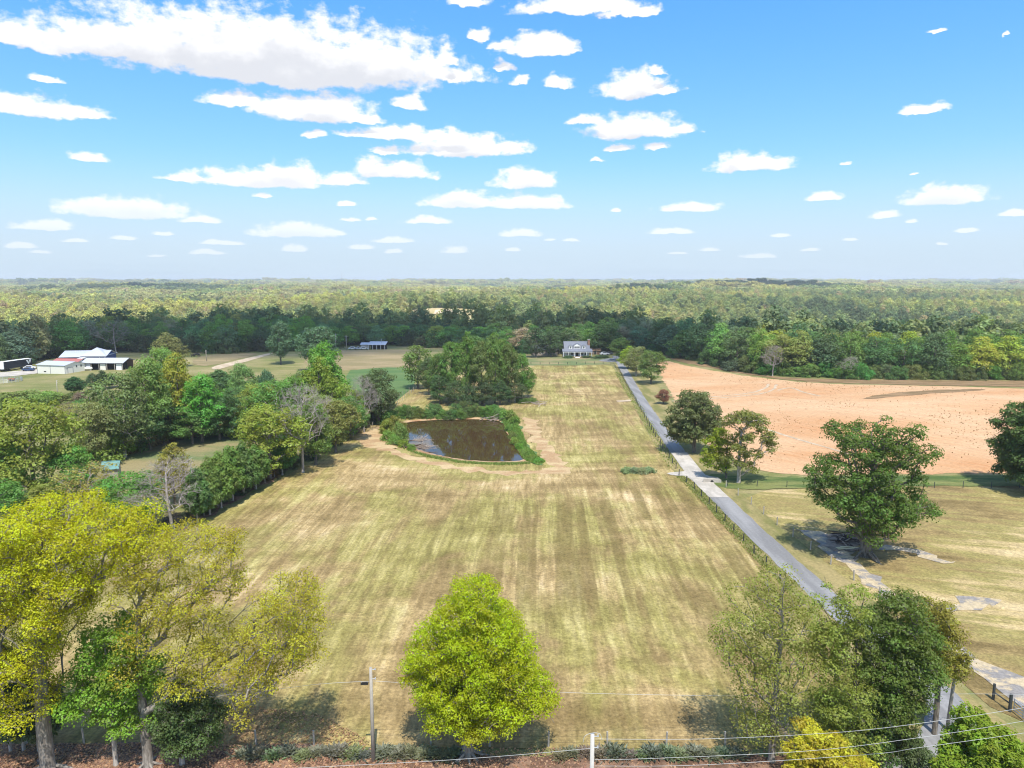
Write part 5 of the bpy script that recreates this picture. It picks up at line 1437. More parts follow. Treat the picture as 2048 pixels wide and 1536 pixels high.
car('parked_car', 'white car parked at the rear of the semi trailer', P(60, 738), 0.4, car_white)
car('parked_car', 'dark blue car parked in front of the barn yard shrubs', P(57, 742), 0.1, simple('blue_car_paint', (0.03, 0.06, 0.14), 0.3, 0.03, 3, 0.5))
c = P(176, 741)
e = empty('propane_tank', c, 0.05); tag(e, 'white capsule shaped gas tank lying before the open shed', 'tank')
t = np.linspace(-1, 1, 9); MB().tube(np.stack([t * 1.9, 0 * t, 0 * t + 0.9], 1), 0.6 * np.sqrt(np.clip(1 - np.abs(t) ** 6, 0.05, 1)), 12).build('vessel', M['white'], e, True)
for x in (-1.1, 1.1): MB().box(x - 0.12, x + 0.12, -0.4, 0.4, -0.1, 0.4).build('leg', M['steel'], e)
# livestock pen
pa = P(2, 768); pb = P(56, 757)
e = empty('livestock_pen', pa, at_rot(pa, pb)); tag(e, 'round pen of grey steel livestock panels in the barn meadow', 'pen')
def panel():
    m = MB()
    for z in (0.35, 0.7, 1.05, 1.4): m.tube([(0, 0, z), (2.6, 0, z)], 0.045, 5)
    for x in (0, 1.3, 2.6): m.tube([(x, 0, 0), (x, 0, 1.45)], 0.05, 5)
    return m
pm = None; npan = 14; rr = npan * 2.62 / 6.283
for k in range(npan):
    a = k / npan * 6.283
    if pm is None: o = panel().build('panel', M['steel'], e); pm = o.data
    else: o = link('panel', pm, None, e)
    o.location = (rr * math.cos(a) + 5, rr * math.sin(a) + 3, 0); o.rotation_euler = (0, 0, a + math.pi / 2 + math.pi / npan)
c = P(24, 762)
e = empty('rusty_implement', c); tag(e, 'rusty red farm implement standing inside the steel pen', 'implement')
MB().box(-1.0, 1.0, -0.5, 0.5, 0.5, 1.0).build('hopper', M['rust'], e); MB().tube([(-2.0, 0, 0.5), (-1.0, 0, 0.7)], 0.06).build('drawbar', M['rust'], e)
for s in (-1, 1): MB().tube([(0, s * 0.6, 0.45), (0, s * 0.8, 0.45)], 0.45, 12).build('wheel', M['rubber'], e)
# far pole barn
e, L = rooted('pole_barn', 'far open pole barn with a pale metal roof at the wood edge', 'barn', (738, 699), (770, 699))
MB().prism([(-0.8, 2.4), (5.2, 3.7), (5.2, 3.85), (-0.8, 2.55)], 'x', -0.5, L + 0.5).build('roof_panel', M['roof_metal'], e)
MB().box(0, L, 5.0, 5.15, -0.2, 3.6).build('back_wall', M['dark'], e)
for k in range(5): MB().box(L * k / 4 - 0.1, L * k / 4 + 0.1, -0.6, -0.4, -0.3, 2.42).build('post', M['white'], e)
MB().box(-4.6, -0.6, 1.0, 4.6, -0.3, 2.4).build('lean_to', M['wood_grey'], e)
MB().prism([(0.6, 2.42), (5.0, 3.2), (5.0, 3.3), (0.6, 2.52)], 'x', -5.0, -0.52).build('lean_to_roof', M['roof_metal'], e)
MB().tube([(L * 0.72, 2.5, 3.0), (L * 0.72, 2.5, 5.4)], 0.16, 8).build('flue', M['steel'], e)
for bx, lab in ((706, 'white'), (716, 'silver'), (728, 'pale')):
    car('parked_car', lab + ' vehicle parked beside the far pole barn', P(bx, 699), 0.1 * (bx % 3), car_white if lab != 'silver' else M['roof_metal'], lab == 'silver')
# teal roofed shed among the trees
e, L = rooted('teal_roofed_shed', 'small shed with a teal metal roof glimpsed between lane trees', 'shed', (206, 960), (236, 957))
gable_block(e, L, 3.6, 2.0, 2.9, M['wood_grey'], M['roof_teal'], 0.3, 0.1)
c = P(437, 861)
e = empty('rusty_feed_trough', c, 0.3); tag(e, 'rusty orange feed trough standing at the end of the grass lane', 'trough')
MB().prism([(-0.9, 0.5), (0.9, 0.5), (1.1, 1.4), (-1.1, 1.4)], 'y', -0.7, 0.7).build('bin', M['rust'], e)
for x in (-0.7, 0.7): MB().box(x - 0.06, x + 0.06, -0.6, 0.6, 0, 0.5).build('leg', M['rust'], e)
# far houses in clearings
for i, (bx, by, lab) in enumerate([(840, 2250, 'tiny white house in the pale clearing on the distant hill'), (62, 2020, 'tiny red brown barn in a distant forest clearing'), (880, 2265, 'tiny pale shed beside the white house on the distant hill')]):
    c = np.array([bx, by, tz(bx, by) + 1.2])
    e = empty('distant_house', c, 0.2 * i); tag(e, lab, 'house')
    gable_block(e, 15, 9, 5, 8, M['white'] if i != 1 else M['roof_red'], M['roof_metal'] if i != 1 else M['roof_red'], 0.5, 0.3, -7.5)
    wall_opening(e, 'door', -1, 1, 0, 4, 0, M['dark'], M['white'])

# ------------------------------------------------------------------ fences
def fence(name, label, pts, spacing, h, r, mat, strands=(0.3, 0.7, 1.1), square=False, wire_r=0.006, lift=0.0, group=None):
    pts = np.asarray(pts, float)[:, :2]
    seg = np.linalg.norm(np.diff(pts, axis=0), axis=1)
    cum = np.concatenate([[0], np.cumsum(seg)])
    n = int(cum[-1] / spacing) + 1
    s = np.linspace(0, cum[-1], n)
    xy = np.stack([np.interp(s, cum, pts[:, 0]), np.interp(s, cum, pts[:, 1])], 1)
    z = terrain(xy[:, 0], xy[:, 1]) + lift
    o0 = np.array([xy[0, 0], xy[0, 1], z[0]])
    e = empty(name, o0); tag(e, label, 'fence', group)
    m = MB()
    m.tube([(0, 0, -0.35), (0.0, 0.0, h * 0.55), (0.01, 0, h)], [r, r * 0.97, r * 0.92], 7)
    pmesh = None
    for k in range(n):
        if pmesh is None: o = m.build('post', mat, e); pmesh = o.data
        else: o = link('post', pmesh, None, e)
        o.location = (xy[k, 0] - o0[0], xy[k, 1] - o0[1], z[k] - o0[2])
        o.rotation_euler = (rnd.uniform(-0.04, 0.04), rnd.uniform(-0.04, 0.04), rnd.random() * 6)
        o.scale = (1, 1, rnd.uniform(0.92, 1.08))
    for hh in strands:
        w = MB().tube(np.stack([xy[:, 0] - o0[0] + r, xy[:, 1] - o0[1], z - o0[2] + hh * h], 1), wire_r, 4)
        w.build('wire', M['rubber'] if wire_r < 0.01 else M['steel'], e)
    return e
FL = [(1560, 1160), (1515, 1115), (1460, 1055), (1415, 1005), (1385, 975), (1358, 952)]
fence('wire_fence', 'wire fence with dark posts between the hay field and the drive below the concrete', [P(x, y) for x, y in FL], 4.0, 1.25, 0.085, M['wood_dark'])
fence('wire_fence', 'wire fence with dark posts along the hay field above the concrete apron', [P(x, y) for x, y in [(1352, 938), (1325, 898), (1300, 855), (1275, 810), (1255, 775), (1240, 745), (1226, 731)]], 4.0, 1.25, 0.085, M['wood_dark'])
fence('wire_fence', 'wire fence with grey posts between the drive and the dry pasture', [P(x, y) for x, y in [(1452, 975), (1500, 1008), (1560, 1056), (1640, 1115), (1720, 1170), (1800, 1228), (1900, 1312), (1986, 1398)]], 4.6, 1.35, 0.085, M['wood_grey'])
fence('wire_fence', 'thin wire fence along the green strip below the ploughed field', [P(x, y) for x, y in [(1455, 972), (1560, 975), (1700, 977), (1900, 977), (2150, 976)]], 5.0, 1.2, 0.06, M['wood_dark'])
fence('lawn_fence', 'post and wire fence between the house lawn and the hay field', [P(x, y) for x, y in [(1062, 729), (1140, 729), (1200, 728), (1222, 730)]], 4.0, 1.2, 0.09, M['wood_dark'])
fence('roadside_fence', 'low post and wire fence along the road edge of the hay field', [P(x, y) for x, y in [(-60, 1490), (300, 1488), (600, 1492), (950, 1494), (1300, 1494), (1560, 1496), (1690, 1500)]], 4.3, 1.3, 0.08, M['wood_grey'])
fence('field_edge_fence', 'old post fence beneath the tree row of the hay field', [P(x, y) for x, y in [(318, 1085), (380, 1048), (450, 1010), (530, 966), (600, 925), (680, 888), (745, 850), (800, 805), (835, 775)]], 3.6, 1.2, 0.075, M['wood_grey'])
fence('yard_fence', 'wire fence on the far side of the green field', [P(x, y) for x, y in [(745, 852), (790, 800), (832, 772), (870, 760)]], 4.0, 1.1, 0.08, M['deadwood'])
# gate and brace at the drive mouth
p1 = P(1986, 1400); p2 = P(2019, 1424); p3 = P(2075, 1470)
e = empty('gate_brace', p1); tag(e, 'pair of dark gate posts joined by a sloping brace rail', 'gate post')
d = p2 - p1
MB().tube([(0, 0, -0.4), (0, 0, 1.5)], 0.11, 8).build('post', M['wood_dark'], e)
MB().tube([(d[0], d[1], d[2] - 0.4), (d[0], d[1], d[2] + 1.6)], 0.13, 8).build('post', M['wood_dark'], e)
MB().tube([(0, 0, 0.75), (d[0], d[1], d[2] + 0.75)], 0.06, 6).build('rail', M['wood_dark'], e)
e = empty('tube_gate', p2 + np.array([0.25, -0.1, 0]), at_rot(p2, p3)); tag(e, 'galvanised tube farm gate hung beside the drive', 'gate')
Lg = float(np.linalg.norm((p3 - p2)[:2]))
for z in (0.25, 0.5, 0.75, 1.0, 1.25): MB().tube([(0, 0, z), (Lg, 0, z)], 0.03, 6).build('rail', M['steel'], e)
for f in (0, 0.33, 0.66, 1): MB().tube([(Lg * f, 0, 0.2), (Lg * f, 0, 1.3)], 0.035, 6).build('upright', M['steel'], e)

# ------------------------------------------------------------------ poles and lines
def pole(name, label, base, top_y, r, mat, cross=False, lean=0.0, group=None, z_top=None):
    b = P(*base) if len(base) == 2 else np.array(base, float)
    zt = at_depth(base[0], top_y, b[1])[2] if z_top is None else z_top
    h = zt - b[2]
    e = empty(name, b); tag(e, label, 'utility pole', group)
    MB().tube([(0, 0, -0.5), (lean * 0.5, 0, h * 0.5), (lean, 0, h)], [r, r * 0.88, r * 0.72], 10).build('shaft', mat, e, True)
    for k, zz in enumerate((h - 0.15, h - 0.9)):
        i = MB().tube([(lean + r * 0.7, 0, zz), (lean + r * 0.7 + 0.22, 0, zz)], 0.025, 6).build('bracket', M['steel'], e)
        MB().tube([(lean + r * 0.7 + 0.22, 0, zz - 0.03), (lean + r * 0.7 + 0.22, 0, zz + 0.10)], [0.05, 0.035], 8).build('insulator', M['roof_metal'], i)
    if cross: MB().box(lean - 1.1, lean + 1.1, -0.06, 0.06, h - 0.6, h - 0.48).build('cross_arm', mat, e)
    return e
pole('utility_pole', 'slender weathered utility pole left of the lone roadside maple', (747, 1524), 1335, 0.15, M['wood_grey'])
pole('utility_pole', 'grey utility pole beside the driveway bend', (1893, 1462), 1306, 0.15, M['wood_grey'], lean=0.35)
b = at_depth(1185, 1468, 40.0)
pole('utility_pole', 'thick pale utility pole cut by the foot of the picture right of the maple', (b[0], 40.0, tz(b[0], 40.0)), 0, 0.17, simple('bleached_pole', (0.44, 0.42, 0.39), 0.85, 0.2, 6), z_top=b[2])
pole('utility_pole', 'pale utility pole nearest the far pole barn', (693, 700), 671, 0.2, M['wood_grey'], True)
pole('utility_pole', 'pale utility pole behind the rounded meadow tree', (672, 700), 667, 0.2, M['wood_grey'], True)
pole('utility_pole', 'thin pole standing in the shrubs below the cream barn', (116, 797), 760, 0.12, M['wood_grey'])
pole('utility_pole', 'thin pole at the brown slope near the dirt track', (413, 722), 700, 0.14, M['wood_grey'])
pole('utility_pole', 'thin pole standing before the open shed', (164, 741), 713, 0.12, M['wood_grey'])

def cable(label, pts, r=0.0115):
    P3 = np.array([at_depth(x, y, d) for x, y, d in pts])
    t = np.arange(len(P3)); tt = np.linspace(0, len(P3) - 1, 12 * (len(P3) - 1) + 1)
    Q = []
    for s in tt:
        k = min(int(s), len(P3) - 2); f = s - k
        p0 = P3[max(k - 1, 0)]; p1 = P3[k]; p2 = P3[k + 1]; p3 = P3[min(k + 2, len(P3) - 1)]
        Q.append(0.5 * ((2 * p1) + (-p0 + p2) * f + (2 * p0 - 5 * p1 + 4 * p2 - p3) * f * f + (-p0 + 3 * p1 - 3 * p2 + p3) * f ** 3))
    Q = np.array(Q); o = Q[0].copy()
    ob = MB().tube(Q - o, r, 5).build('power_cable', M['wire'])
    ob.location = o
    return tag(ob, label, 'cable', 'overhead cables')
d0 = P(747, 1524)[1]; d1 = P(1893, 1462)[1]
cable('overhead cable running left from the slender pole into the yellow trees', [(747, 1362, d0), (640, 1368, d0), (520, 1382, d0), (300, 1402, d0), (-100, 1410, d0)])
cable('overhead cable strung behind the maple from the slender pole to the driveway pole', [(747, 1362, d0), (830, 1367, d0), (1110, 1384, d0 + 1), (1400, 1391, d0 + 2), (1640, 1392, d0 + 3), (1903, 1388, d1)])
cable('overhead cable leaving the driveway pole over the farm gate', [(1903, 1388, d1), (1980, 1388, d1), (2120, 1390, d1)])
cable('overhead cable sloping down left from the thick pale pole', [(1180, 1497, 40), (1020, 1511, 40), (850, 1523, 40), (600, 1536, 40), (380, 1550, 40)])
cable('upper overhead cable running right from the thick pale pole', [(1190, 1478, 40), (1400, 1478, 39.6), (1610, 1469, 39), (1775, 1455, 38), (2020, 1420, 37), (2200, 1385, 36)])
cable('middle overhead cable running right from the thick pale pole', [(1190, 1519, 40), (1300, 1517, 39.6), (1614, 1502, 39), (1840, 1475, 38), (2048, 1442, 37), (2200, 1412, 36)])
cable('lowest overhead cable running right below the thick pole top', [(1190, 1532, 40), (1400, 1530, 39.6), (1735, 1509, 39), (1840, 1495, 38), (2048, 1466, 37), (2200, 1440, 36)])
cable('loose cable loop over the top of the thick pale pole', [(1166, 1485, 40), (1170, 1472, 40), (1185, 1466, 40), (1200, 1468, 40), (1203, 1480, 40)], 0.016)
q = at_depth(729, 1365, d0)
e = empty('splice_box', q, 0.1); tag(e, 'small dark splice box hanging on the cable beside the slender pole', 'splice box')
MB().box(-0.28, 0.28, -0.07, 0.07, -0.16, 0.0).build('case', M['rubber'], e); MB().tube([(-0.2, 0, 0.0), (-0.2, 0, 0.08)], 0.015).tube([(0.2, 0, 0.0), (0.2, 0, 0.08)], 0.015).build('hanger', M['steel'], e)

# ------------------------------------------------------------------ small things
def log_pile(name, label, cat, base, n, spread, length, rad, mat, seed, flatten=0.35):
    rng = np.random.default_rng(seed); b = P(*base)
    e = empty(name, b); tag(e, label, cat)
    for k in range(n):
        c = np.array([rng.normal() * spread, rng.normal() * spread, 0.15 + abs(rng.normal()) * flatten])
        a = rng.random() * 6.283; dz = rng.normal() * 0.25
        L = length * (0.5 + rng.random()); d = np.array([math.cos(a), math.sin(a), dz]) * L / 2
        r = rad * (0.5 + rng.random())
        MB().tube([c - d, c + rng.normal(size=3) * 0.08 * L, c + d], [r, r * 0.9, r * 0.6], 6).build('branch', mat if k % 4 else M['deadwood'], e)
    return e
log_pile('burn_pile', 'heap of charred branches on the ash patch beside the oak', 'wood pile', (1690, 1084), 26, 0.9, 2.0, 0.09, M['charred'], 5, 0.45)
c = P(1693, 1100)
for k, (dx_, dy_, a, l) in enumerate([(0, 0, 0.1, 2.4), (0.9, 0.5, -0.15, 2.8), (-0.4, 0.4, 0.2, 1.8)]):
    ob = MB().box(-l / 2, l / 2, -0.15, 0.15, 0, 0.06).build('timber_board', M['board'])
    ob.location = (c[0] + dx_, c[1] + dy_, c[2] + 0.16 + 0.02 * k); ob.rotation_euler = (0, 0, a)
    tag(ob, 'pale sawn board lying on the ash patch by the oak', 'board', 'boards by the oak')
log_pile('brush_heap', 'bleached heap of fallen branches at the far right shore of the pond', 'brush', (988, 840), 30, 1.7, 3.2, 0.07, M['deadwood'], 6, 0.5)
log_pile('brush_heap', 'grey heap of cut branches at the field end of the grove', 'brush', (1075, 808), 18, 1.8, 3.0, 0.08, M['deadwood'], 7, 0.35)
# fallen trees reaching into the pond
def fallen(label, base, tip, seed, n=26):
    rng = np.random.default_rng(seed)
    a = flat(base[0], base[1], WATER_Z + 0.5); b = flat(tip[0], tip[1], WATER_Z + 0.25)
    e = empty('fallen_tree', a); tag(e, label, 'fallen tree')
    v = b - a
    f = np.linspace(0, 1, 7)[:, None]
    tr = v * f + np.array([0, 0, 1]) * np.sin(f * 3.0) * 0.3
    MB().tube(tr, np.linspace(0.2, 0.06, 7), 7).build('trunk', M['charred'], e)
    m = MB()
    for k in range(n):
        s = 0.45 + 0.55 * rng.random(); p = v * s + np.array([0, 0, 0.3]); d = unit(v + rng.normal(size=3) * np.linalg.norm(v) * 0.7); d[2] = abs(d[2]) * 0.5
        L = 1.2 + 2.2 * rng.random()
        q = p + d * L
        m.tube([p, p + d * L * 0.5 + rng.normal(size=3) * 0.15, q], [0.06, 0.045, 0.02], 4)
        for _ in range(3):
            w = p + d * L * (0.4 + 0.6 * rng.random()); m.tube([w, w + unit(rng.normal(size=3) + d) * 0.9], [0.03, 0.012], 3)
    m.build('branches', M['deadwood'], e)
fallen('fallen tree lying in the pond with its bare crown over the bright reflection', (800, 884), (846, 884), 3)
fallen('small fallen branchy tree sunk in the pond near its dam', (806, 894), (850, 900), 4, 14)
# culvert wall at the apron
c = P(1424, 966)
e = empty('culvert_headwall', c, -0.15); tag(e, 'low curved concrete culvert wall beside the apron', 'culvert')
MB().prism([(-1.6, -0.3), (1.6, -0.3), (1.6, 0.55), (1.2, 0.75), (-1.2, 0.75), (-1.6, 0.55)], 'y', 0, 0.3).build('wall', M['concrete'], e)
MB().tube([(0, -0.02, 0.25), (0, 0.1, 0.25)], 0.28, 12).build('pipe', M['dark'], e)
# cows
def cow(px_, py_, rz):
    c = P(px_, py_)
    e = empty('black_cow', c, rz); tag(e, 'black cow grazing on the brown slope by the dirt track', 'cow', 'cows on the slope')
    me = bpy.data.meshes.new('body')
    V = [(-1.0, 0, 1.05), (-0.5, 0, 1.0), (0.1, 0, 0.98), (0.65, 0, 1.05), (1.0, 0, 1.15), (1.35, 0, 0.9), (1.6, 0, 0.6)]
    E = [(i, i + 1) for i in range(6)]
    rad = [0.30, 0.38, 0.42, 0.40, 0.24, 0.18, 0.12]
    for x, p in ((-0.85, 0), (0.6, 3)):
        for s in (-1, 1):
            n = len(V); V += [(x, s * 0.26, 0.72), (x + (0.06 if p == 0 else -0.02), s * 0.24, 0.36), (x, s * 0.24, 0.03)]
            E += [(p, n), (n, n + 1), (n + 1, n + 2)]; rad += [0.17, 0.09, 0.07]
    n = len(V); V += [(-1.28, 0, 1.0), (-1.32, 0, 0.5)]; E += [(0, n), (n, n + 1)]; rad += [0.05, 0.04]
    n = len(V); V += [(1.42, 0.22, 0.92), (1.42, -0.22, 0.92)]; E += [(5, n), (5, n + 1)]; rad += [0.05, 0.05]
    me.from_pydata(V, E, [])
    o = link('body', me, M['hide'], e)
    sk = o.modifiers.new('skin', 'SKIN'); o.modifiers.new('sub', 'SUBSURF').levels = 1
    for v, r_ in zip(me.skin_vertices[0].data, rad): v.radius = (r_, r_)
    me.skin_vertices[0].data[2].use_root = True
cow(393, 712, 0.3); cow(398, 713, 2.4); cow(386, 714, 1.0)
# lattice mast on the horizon
c = P(684, 565.5)
k = 2600 / c[1]; c = np.array([c[0] * k, 2600.0, tz(c[0] * k, 2600.0)])
e = empty('radio_mast', c); tag(e, 'slender lattice radio mast rising over the horizon forest', 'mast')
hm = at_depth(684, 545, 2600.0)[2] - c[2]
for a in (0, 2.094, 4.189): MB().tube([(0.9 * math.cos(a), 0.9 * math.sin(a), -1), (0.9 * math.cos(a), 0.9 * math.sin(a), hm)], 0.22, 5).build('leg', M['steel'], e)
for z in np.arange(4, hm, 8):
    m = MB()
    for a, b_ in ((0, 2.094), (2.094, 4.189), (4.189, 6.283)): m.tube([(0.9 * math.cos(a), 0.9 * math.sin(a), z), (0.9 * math.cos(b_), 0.9 * math.sin(b_), z + 4)], 0.13, 4)
    m.build('lattice_brace', M['steel'], e)

# low spreading junipers along the road
def juniper_mesh(seed):
    rng = np.random.default_rng(seed); Vs, Fs, off = [], [], 0
    n = 260
    th = rng.random(n) * 6.283; el_ = rng.uniform(0.15, 1.2, n); L = rng.uniform(0.5, 1.25, n) * (1.15 - 0.4 * el_ / 1.2)
    base = rng.normal(size=(n, 3)) * np.array([0.3, 0.25, 0.05]); base[:, 2] = np.abs(base[:, 2])
    d = np.stack([np.cos(th) * np.cos(el_), np.sin(th) * np.cos(el_), np.sin(el_)], 1)
    for s in (-1, 0, 1, 2):
        side = unit(np.cross(d, rng.normal(size=(n, 3)))) * 0.085
        p0 = base + d * (L * 0.2)[:, None]; p1 = base + d * (L * 0.65)[:, None] + np.array([0, 0, 0.05]); p2 = base + d * L[:, None] - np.array([0, 0, 0.02])
        V = np.stack([p0, p1 + side, p2, p1 - side], 1).reshape(-1, 3)
        Vs.append(V); Fs.append(np.arange(len(V)).reshape(-1, 4) + off); off += len(V)
    me = mesh_np('foliage', np.concatenate(Vs), np.concatenate(Fs))
    f = len(me.polygons)
    for nm in ('leaf', 'clump'):
        at = me.attributes.new(nm, 'FLOAT', 'FACE'); at.data.foreach_set('value', rng.random(f).astype(np.float32))
    me.materials.append(M['leaf'])
    st = MB()
    for k in range(6):
        a = k * 1.05; st.tube([(0, 0, -0.1), (0.25 * math.cos(a), 0.25 * math.sin(a), 0.2), (0.6 * math.cos(a), 0.6 * math.sin(a), 0.4)], [0.04, 0.03, 0.012], 4)
    sm = bpy.data.meshes.new('stem'); sm.from_pydata(st.V, [], st.F); sm.materials.append(M['bark'])
    return me, sm
JM = [juniper_mesh(k) for k in range(3)]
jx = [490, 515, 548, 572, 606, 632, 655, 682, 706, 728, 770, 796, 824, 852, 880, 904, 1118, 1142, 1168, 1204, 1230, 1256, 1282, 1310, 1338, 1366, 1394, 1420, 1446, 1470]
for i, x in enumerate(jx):
    b = P(x + rnd.uniform(-5, 5), 1512 + rnd.uniform(-4, 4))
    e = empty('juniper_shrub', b, rnd.random() * 6.28); tag(e, 'low spiky grey green juniper in the roadside row', 'shrub', 'junipers along the road fence')
    s = rnd.uniform(0.62, 0.95); e.scale = (s, s, s * rnd.uniform(0.7, 0.95))
    f = link('foliage', JM[i % 3][0], None, e); f.color = (*jit((0.150, 0.160, 0.110), 0.15), 1)
    link('stem', JM[i % 3][1], None, e)
# a black mail box beside the forked trunk
c = P(86, 1548)
e = empty('mail_box', c, 0.4); tag(e, 'black mail box on a short post at the foot of the forked trunk', 'mail box')
MB().box(-0.06, 0.06, -0.06, 0.06, -0.3, 0.95).build('post', M['white'], e)
MB().prism([(-0.16, 0.952), (0.16, 0.952), (0.16, 1.15), (0.1, 1.26), (-0.1, 1.26), (-0.16, 1.15)], 'x', -0.28, 0.28).build('box', M['black'], e)

# ------------------------------------------------------------------ uncountable litter, weeds and grass
def scatter_faces(name, label, cat, poly, n, size, up, col, seed, h=0.0, density=None, jitter=0.35):
    rng = np.random.default_rng(seed)
    Pg = np.asarray(poly, float)
    lo, hi = Pg.min(0), Pg.max(0)
    xs = np.zeros(0); ys = np.zeros(0)
    while len(xs) < n:
        x = rng.uniform(lo[0], hi[0], n * 2); y = rng.uniform(lo[1], hi[1], n * 2)
        k = in_poly(x, y, Pg)
        if density is not None: k &= rng.random(len(x)) < density(x, y)
        xs = np.concatenate([xs, x[k]]); ys = np.concatenate([ys, y[k]])
    xs, ys = xs[:n], ys[:n]
    p = np.stack([xs, ys, terrain(xs, ys) + 0.13], 1)
    s = size * rng.uniform(0.5, 1.5, n)
    if up:          # upright blades and tufts
        a = rng.random(n) * 3.14; d = np.stack([np.cos(a), np.sin(a), 0 * a], 1) * (s * 0.5)[:, None]
        lean = rng.normal(size=(n, 3)) * np.array([0.3, 0.3, 0]) * (h if h else size)
        hh = np.array([0, 0, 1]) * ((h if h else size) * rng.uniform(0.5, 1.4, n))[:, None]
        V = np.stack([p - d - [0, 0, 0.1], p + d - [0, 0, 0.1], p + d * 0.4 + hh + lean, p - d * 0.4 + hh + lean], 1)
    else:
        nr = unit(rng.normal(size=(n, 3)) * jitter + np.array([0, 0, 1])); a = unit(np.cross(nr, rng.normal(size=(n, 3)))); b = np.cross(nr, a)
        V = np.stack([p - a * s[:, None] / 2, p + b * s[:, None] * 0.4, p + a * s[:, None] / 2, p - b * s[:, None] * 0.4], 1)
    me = mesh_np(name, V.reshape(-1, 3), np.arange(4 * n).reshape(-1, 4))
    for nm in ('leaf', 'clump'):
        at = me.attributes.new(nm, 'FLOAT', 'FACE'); at.data.foreach_set('value', rng.random(n).astype(np.float32))
    me.materials.append(M['leaf'])
    o = link(name, me); o.color = (*col, 1)
    return tag(o, label, cat, None, 'stuff')
road_poly = px((-120, 1492), (300, 1488), (700, 1499), (1100, 1499), (1500, 1500), (1750, 1503), (1750, 1600), (700, 1600), (-120, 1600))
scatter_faces('fallen_leaves', 'dry pinkish brown leaves covering the roadside soil', 'leaves', road_poly, 16000, 0.17, False, (0.25, 0.145, 0.095), 41, density=lambda x, y: 0.25 + 0.75 * sstep(6, -12, x))
scatter_faces('fallen_leaves', 'scattered dry leaves on the mown grass near the roadside trees', 'leaves', px((380, 1400), (640, 1430), (760, 1494), (300, 1488), (300, 1440)), 3500, 0.15, False, (0.24, 0.15, 0.085), 42)
pl_poly = px((1330, 730), (1480, 752), (1700, 772), (2100, 782), (2100, 940), (1590, 945), (1510, 930), (1440, 900), (1370, 810))
scatter_faces('field_weeds', 'dark weed tufts dotted over the bare ploughed soil', 'weeds', pl_poly, 1500, 0.24, True, (0.115, 0.066, 0.024), 43, 0.12, density=lambda x, y: 0.15 + 0.85 * sstep(0.52, 0.75, vnoise(x / 22, y / 22, 8)))
scatter_faces('pond_grass', 'bright green grass fringing the right bank of the pond', 'grass', px((1004, 840), (1032, 842), (1046, 870), (1055, 895), (1090, 925), (1076, 932), (1052, 922), (1034, 900), (1016, 866)), 5000, 0.25, True, (0.11, 0.165, 0.035), 44, 0.3)
scatter_faces('pond_grass', 'green grass growing on the near rim of the pond', 'grass', px((800, 896), (860, 912), (930, 924), (1000, 927), (1058, 925), (1060, 929), (1000, 931), (920, 927), (850, 914)), 1600, 0.22, True, (0.13, 0.17, 0.045), 45, 0.16)
scatter_faces('drive_grass', 'green grass along the drive verge and fence', 'grass', ribbon(np.array([P(x, y)[:2] for x, y in [(1235, 745), (1275, 812), (1325, 898), (1350, 938)]]), 2.4)[0], 2200, 0.22, True, (0.14, 0.16, 0.045), 46, 0.12)
scatter_faces('drive_grass', 'green grass between the drive and the hay field fence', 'grass', ribbon(np.array([P(x, y)[:2] for x, y in [(1362, 953), (1415, 1004), (1462, 1055), (1520, 1115), (1590, 1182)]]), 2.0)[0], 2600, 0.18, True, (0.15, 0.16, 0.05), 47, 0.10)
scatter_faces('wood_edge_grass', 'tall dry grass along the foot of the lane bank', 'grass', px((190, 925), (260, 897), (340, 873), (460, 853), (462, 861), (340, 884), (260, 910), (200, 938)), 4000, 0.4, True, (0.15, 0.125, 0.06), 48, 0.8)

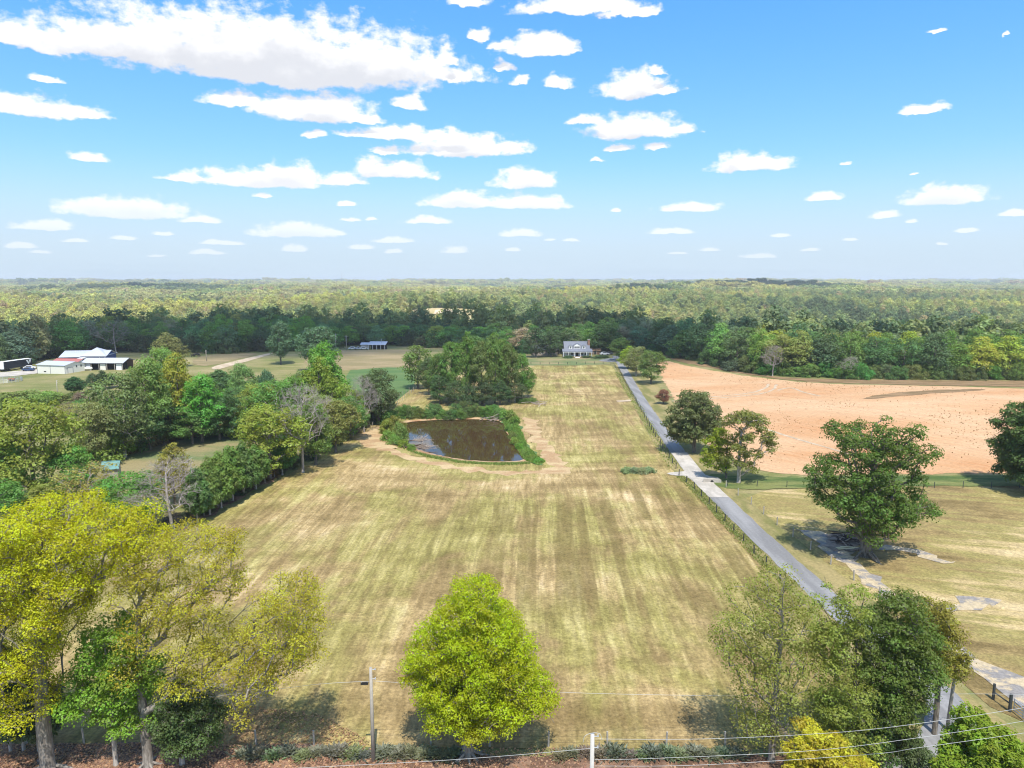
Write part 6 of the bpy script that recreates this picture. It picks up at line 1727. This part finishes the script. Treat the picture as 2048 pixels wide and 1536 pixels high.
# ------------------------------------------------------------------ clouds overhead, out of the picture, whose shadows lie on the woods
def cloud(path, rad, seed, alt=1500):
    rng = np.random.default_rng(seed)
    import bmesh
    bm = bmesh.new()
    off = sun_dir * (alt / sun_dir[2])
    path = np.asarray(path, float)
    L = np.concatenate([[0], np.cumsum(np.linalg.norm(np.diff(path, axis=0), axis=1))])
    n = int(L[-1] / (rad * 0.55)) + 2
    for s in np.linspace(0, L[-1], n):
        c = np.array([np.interp(s, L, path[:, 0]), np.interp(s, L, path[:, 1])])
        for _ in range(5):
            r = rad * rng.uniform(0.35, 0.8)
            q = c + rng.normal(size=2) * rad * 0.4
            geo = bmesh.ops.create_icosphere(bm, subdivisions=3, radius=r)
            ph = rng.random(3) * 6
            for v in geo['verts']:
                k = 1 + 0.10 * math.sin(v.co.x / r * 5 + ph[0]) * math.sin(v.co.y / r * 6 + ph[1]) + 0.06 * math.sin(v.co.z / r * 11 + ph[2])
                v.co = Vector((v.co.x * k + q[0] + off[0], v.co.y * k + q[1] + off[1], max(v.co.z * k * 0.55, -r * 0.15) + off[2] + r * 0.1))
    me = bpy.data.meshes.new('cloud'); bm.to_mesh(me); bm.free()
    for p in me.polygons: p.use_smooth = True
    return tag(link('cloud', me, M['cloud']), kind='structure')
cloud([(-420, 400), (-250, 400), (-120, 430), (0, 440), (70, 425), (120, 395), (170, 370)], 75, 1)
cloud([(480, 2350), (760, 2450), (1000, 2400)], 130, 3)
cloud([(-900, 1500), (-650, 1450)], 110, 4)
cloud([(-1500, 2600), (-1100, 2750)], 150, 5)
cloud([(150, 1750), (380, 1850)], 80, 6)

# ------------------------------------------------------------------ air
def haze():
    x0, x1, y0, y1 = XL[0] - 60, XL[-1] + 60, YL[0] - 60, YL[-1] + 60
    o = MB().box(x0, x1, y0, y1, -75, FOREST_TOP[0]).build('haze', None)
    m, t, out = new_mat('thin_blue_air')
    v = t.node('ShaderNodeVolumePrincipled')
    v.inputs['Color'].default_value = (0.90, 0.95, 1.0, 1)
    v.inputs['Density'].default_value = 1.1e-4
    v.inputs['Anisotropy'].default_value = 0.0
    t.l.new(v.outputs[0], out.inputs['Volume'])
    o.data.materials.append(m)
    tag(o, 'thin bluish summer air lying over the whole countryside', 'haze', None, 'stuff')
haze()
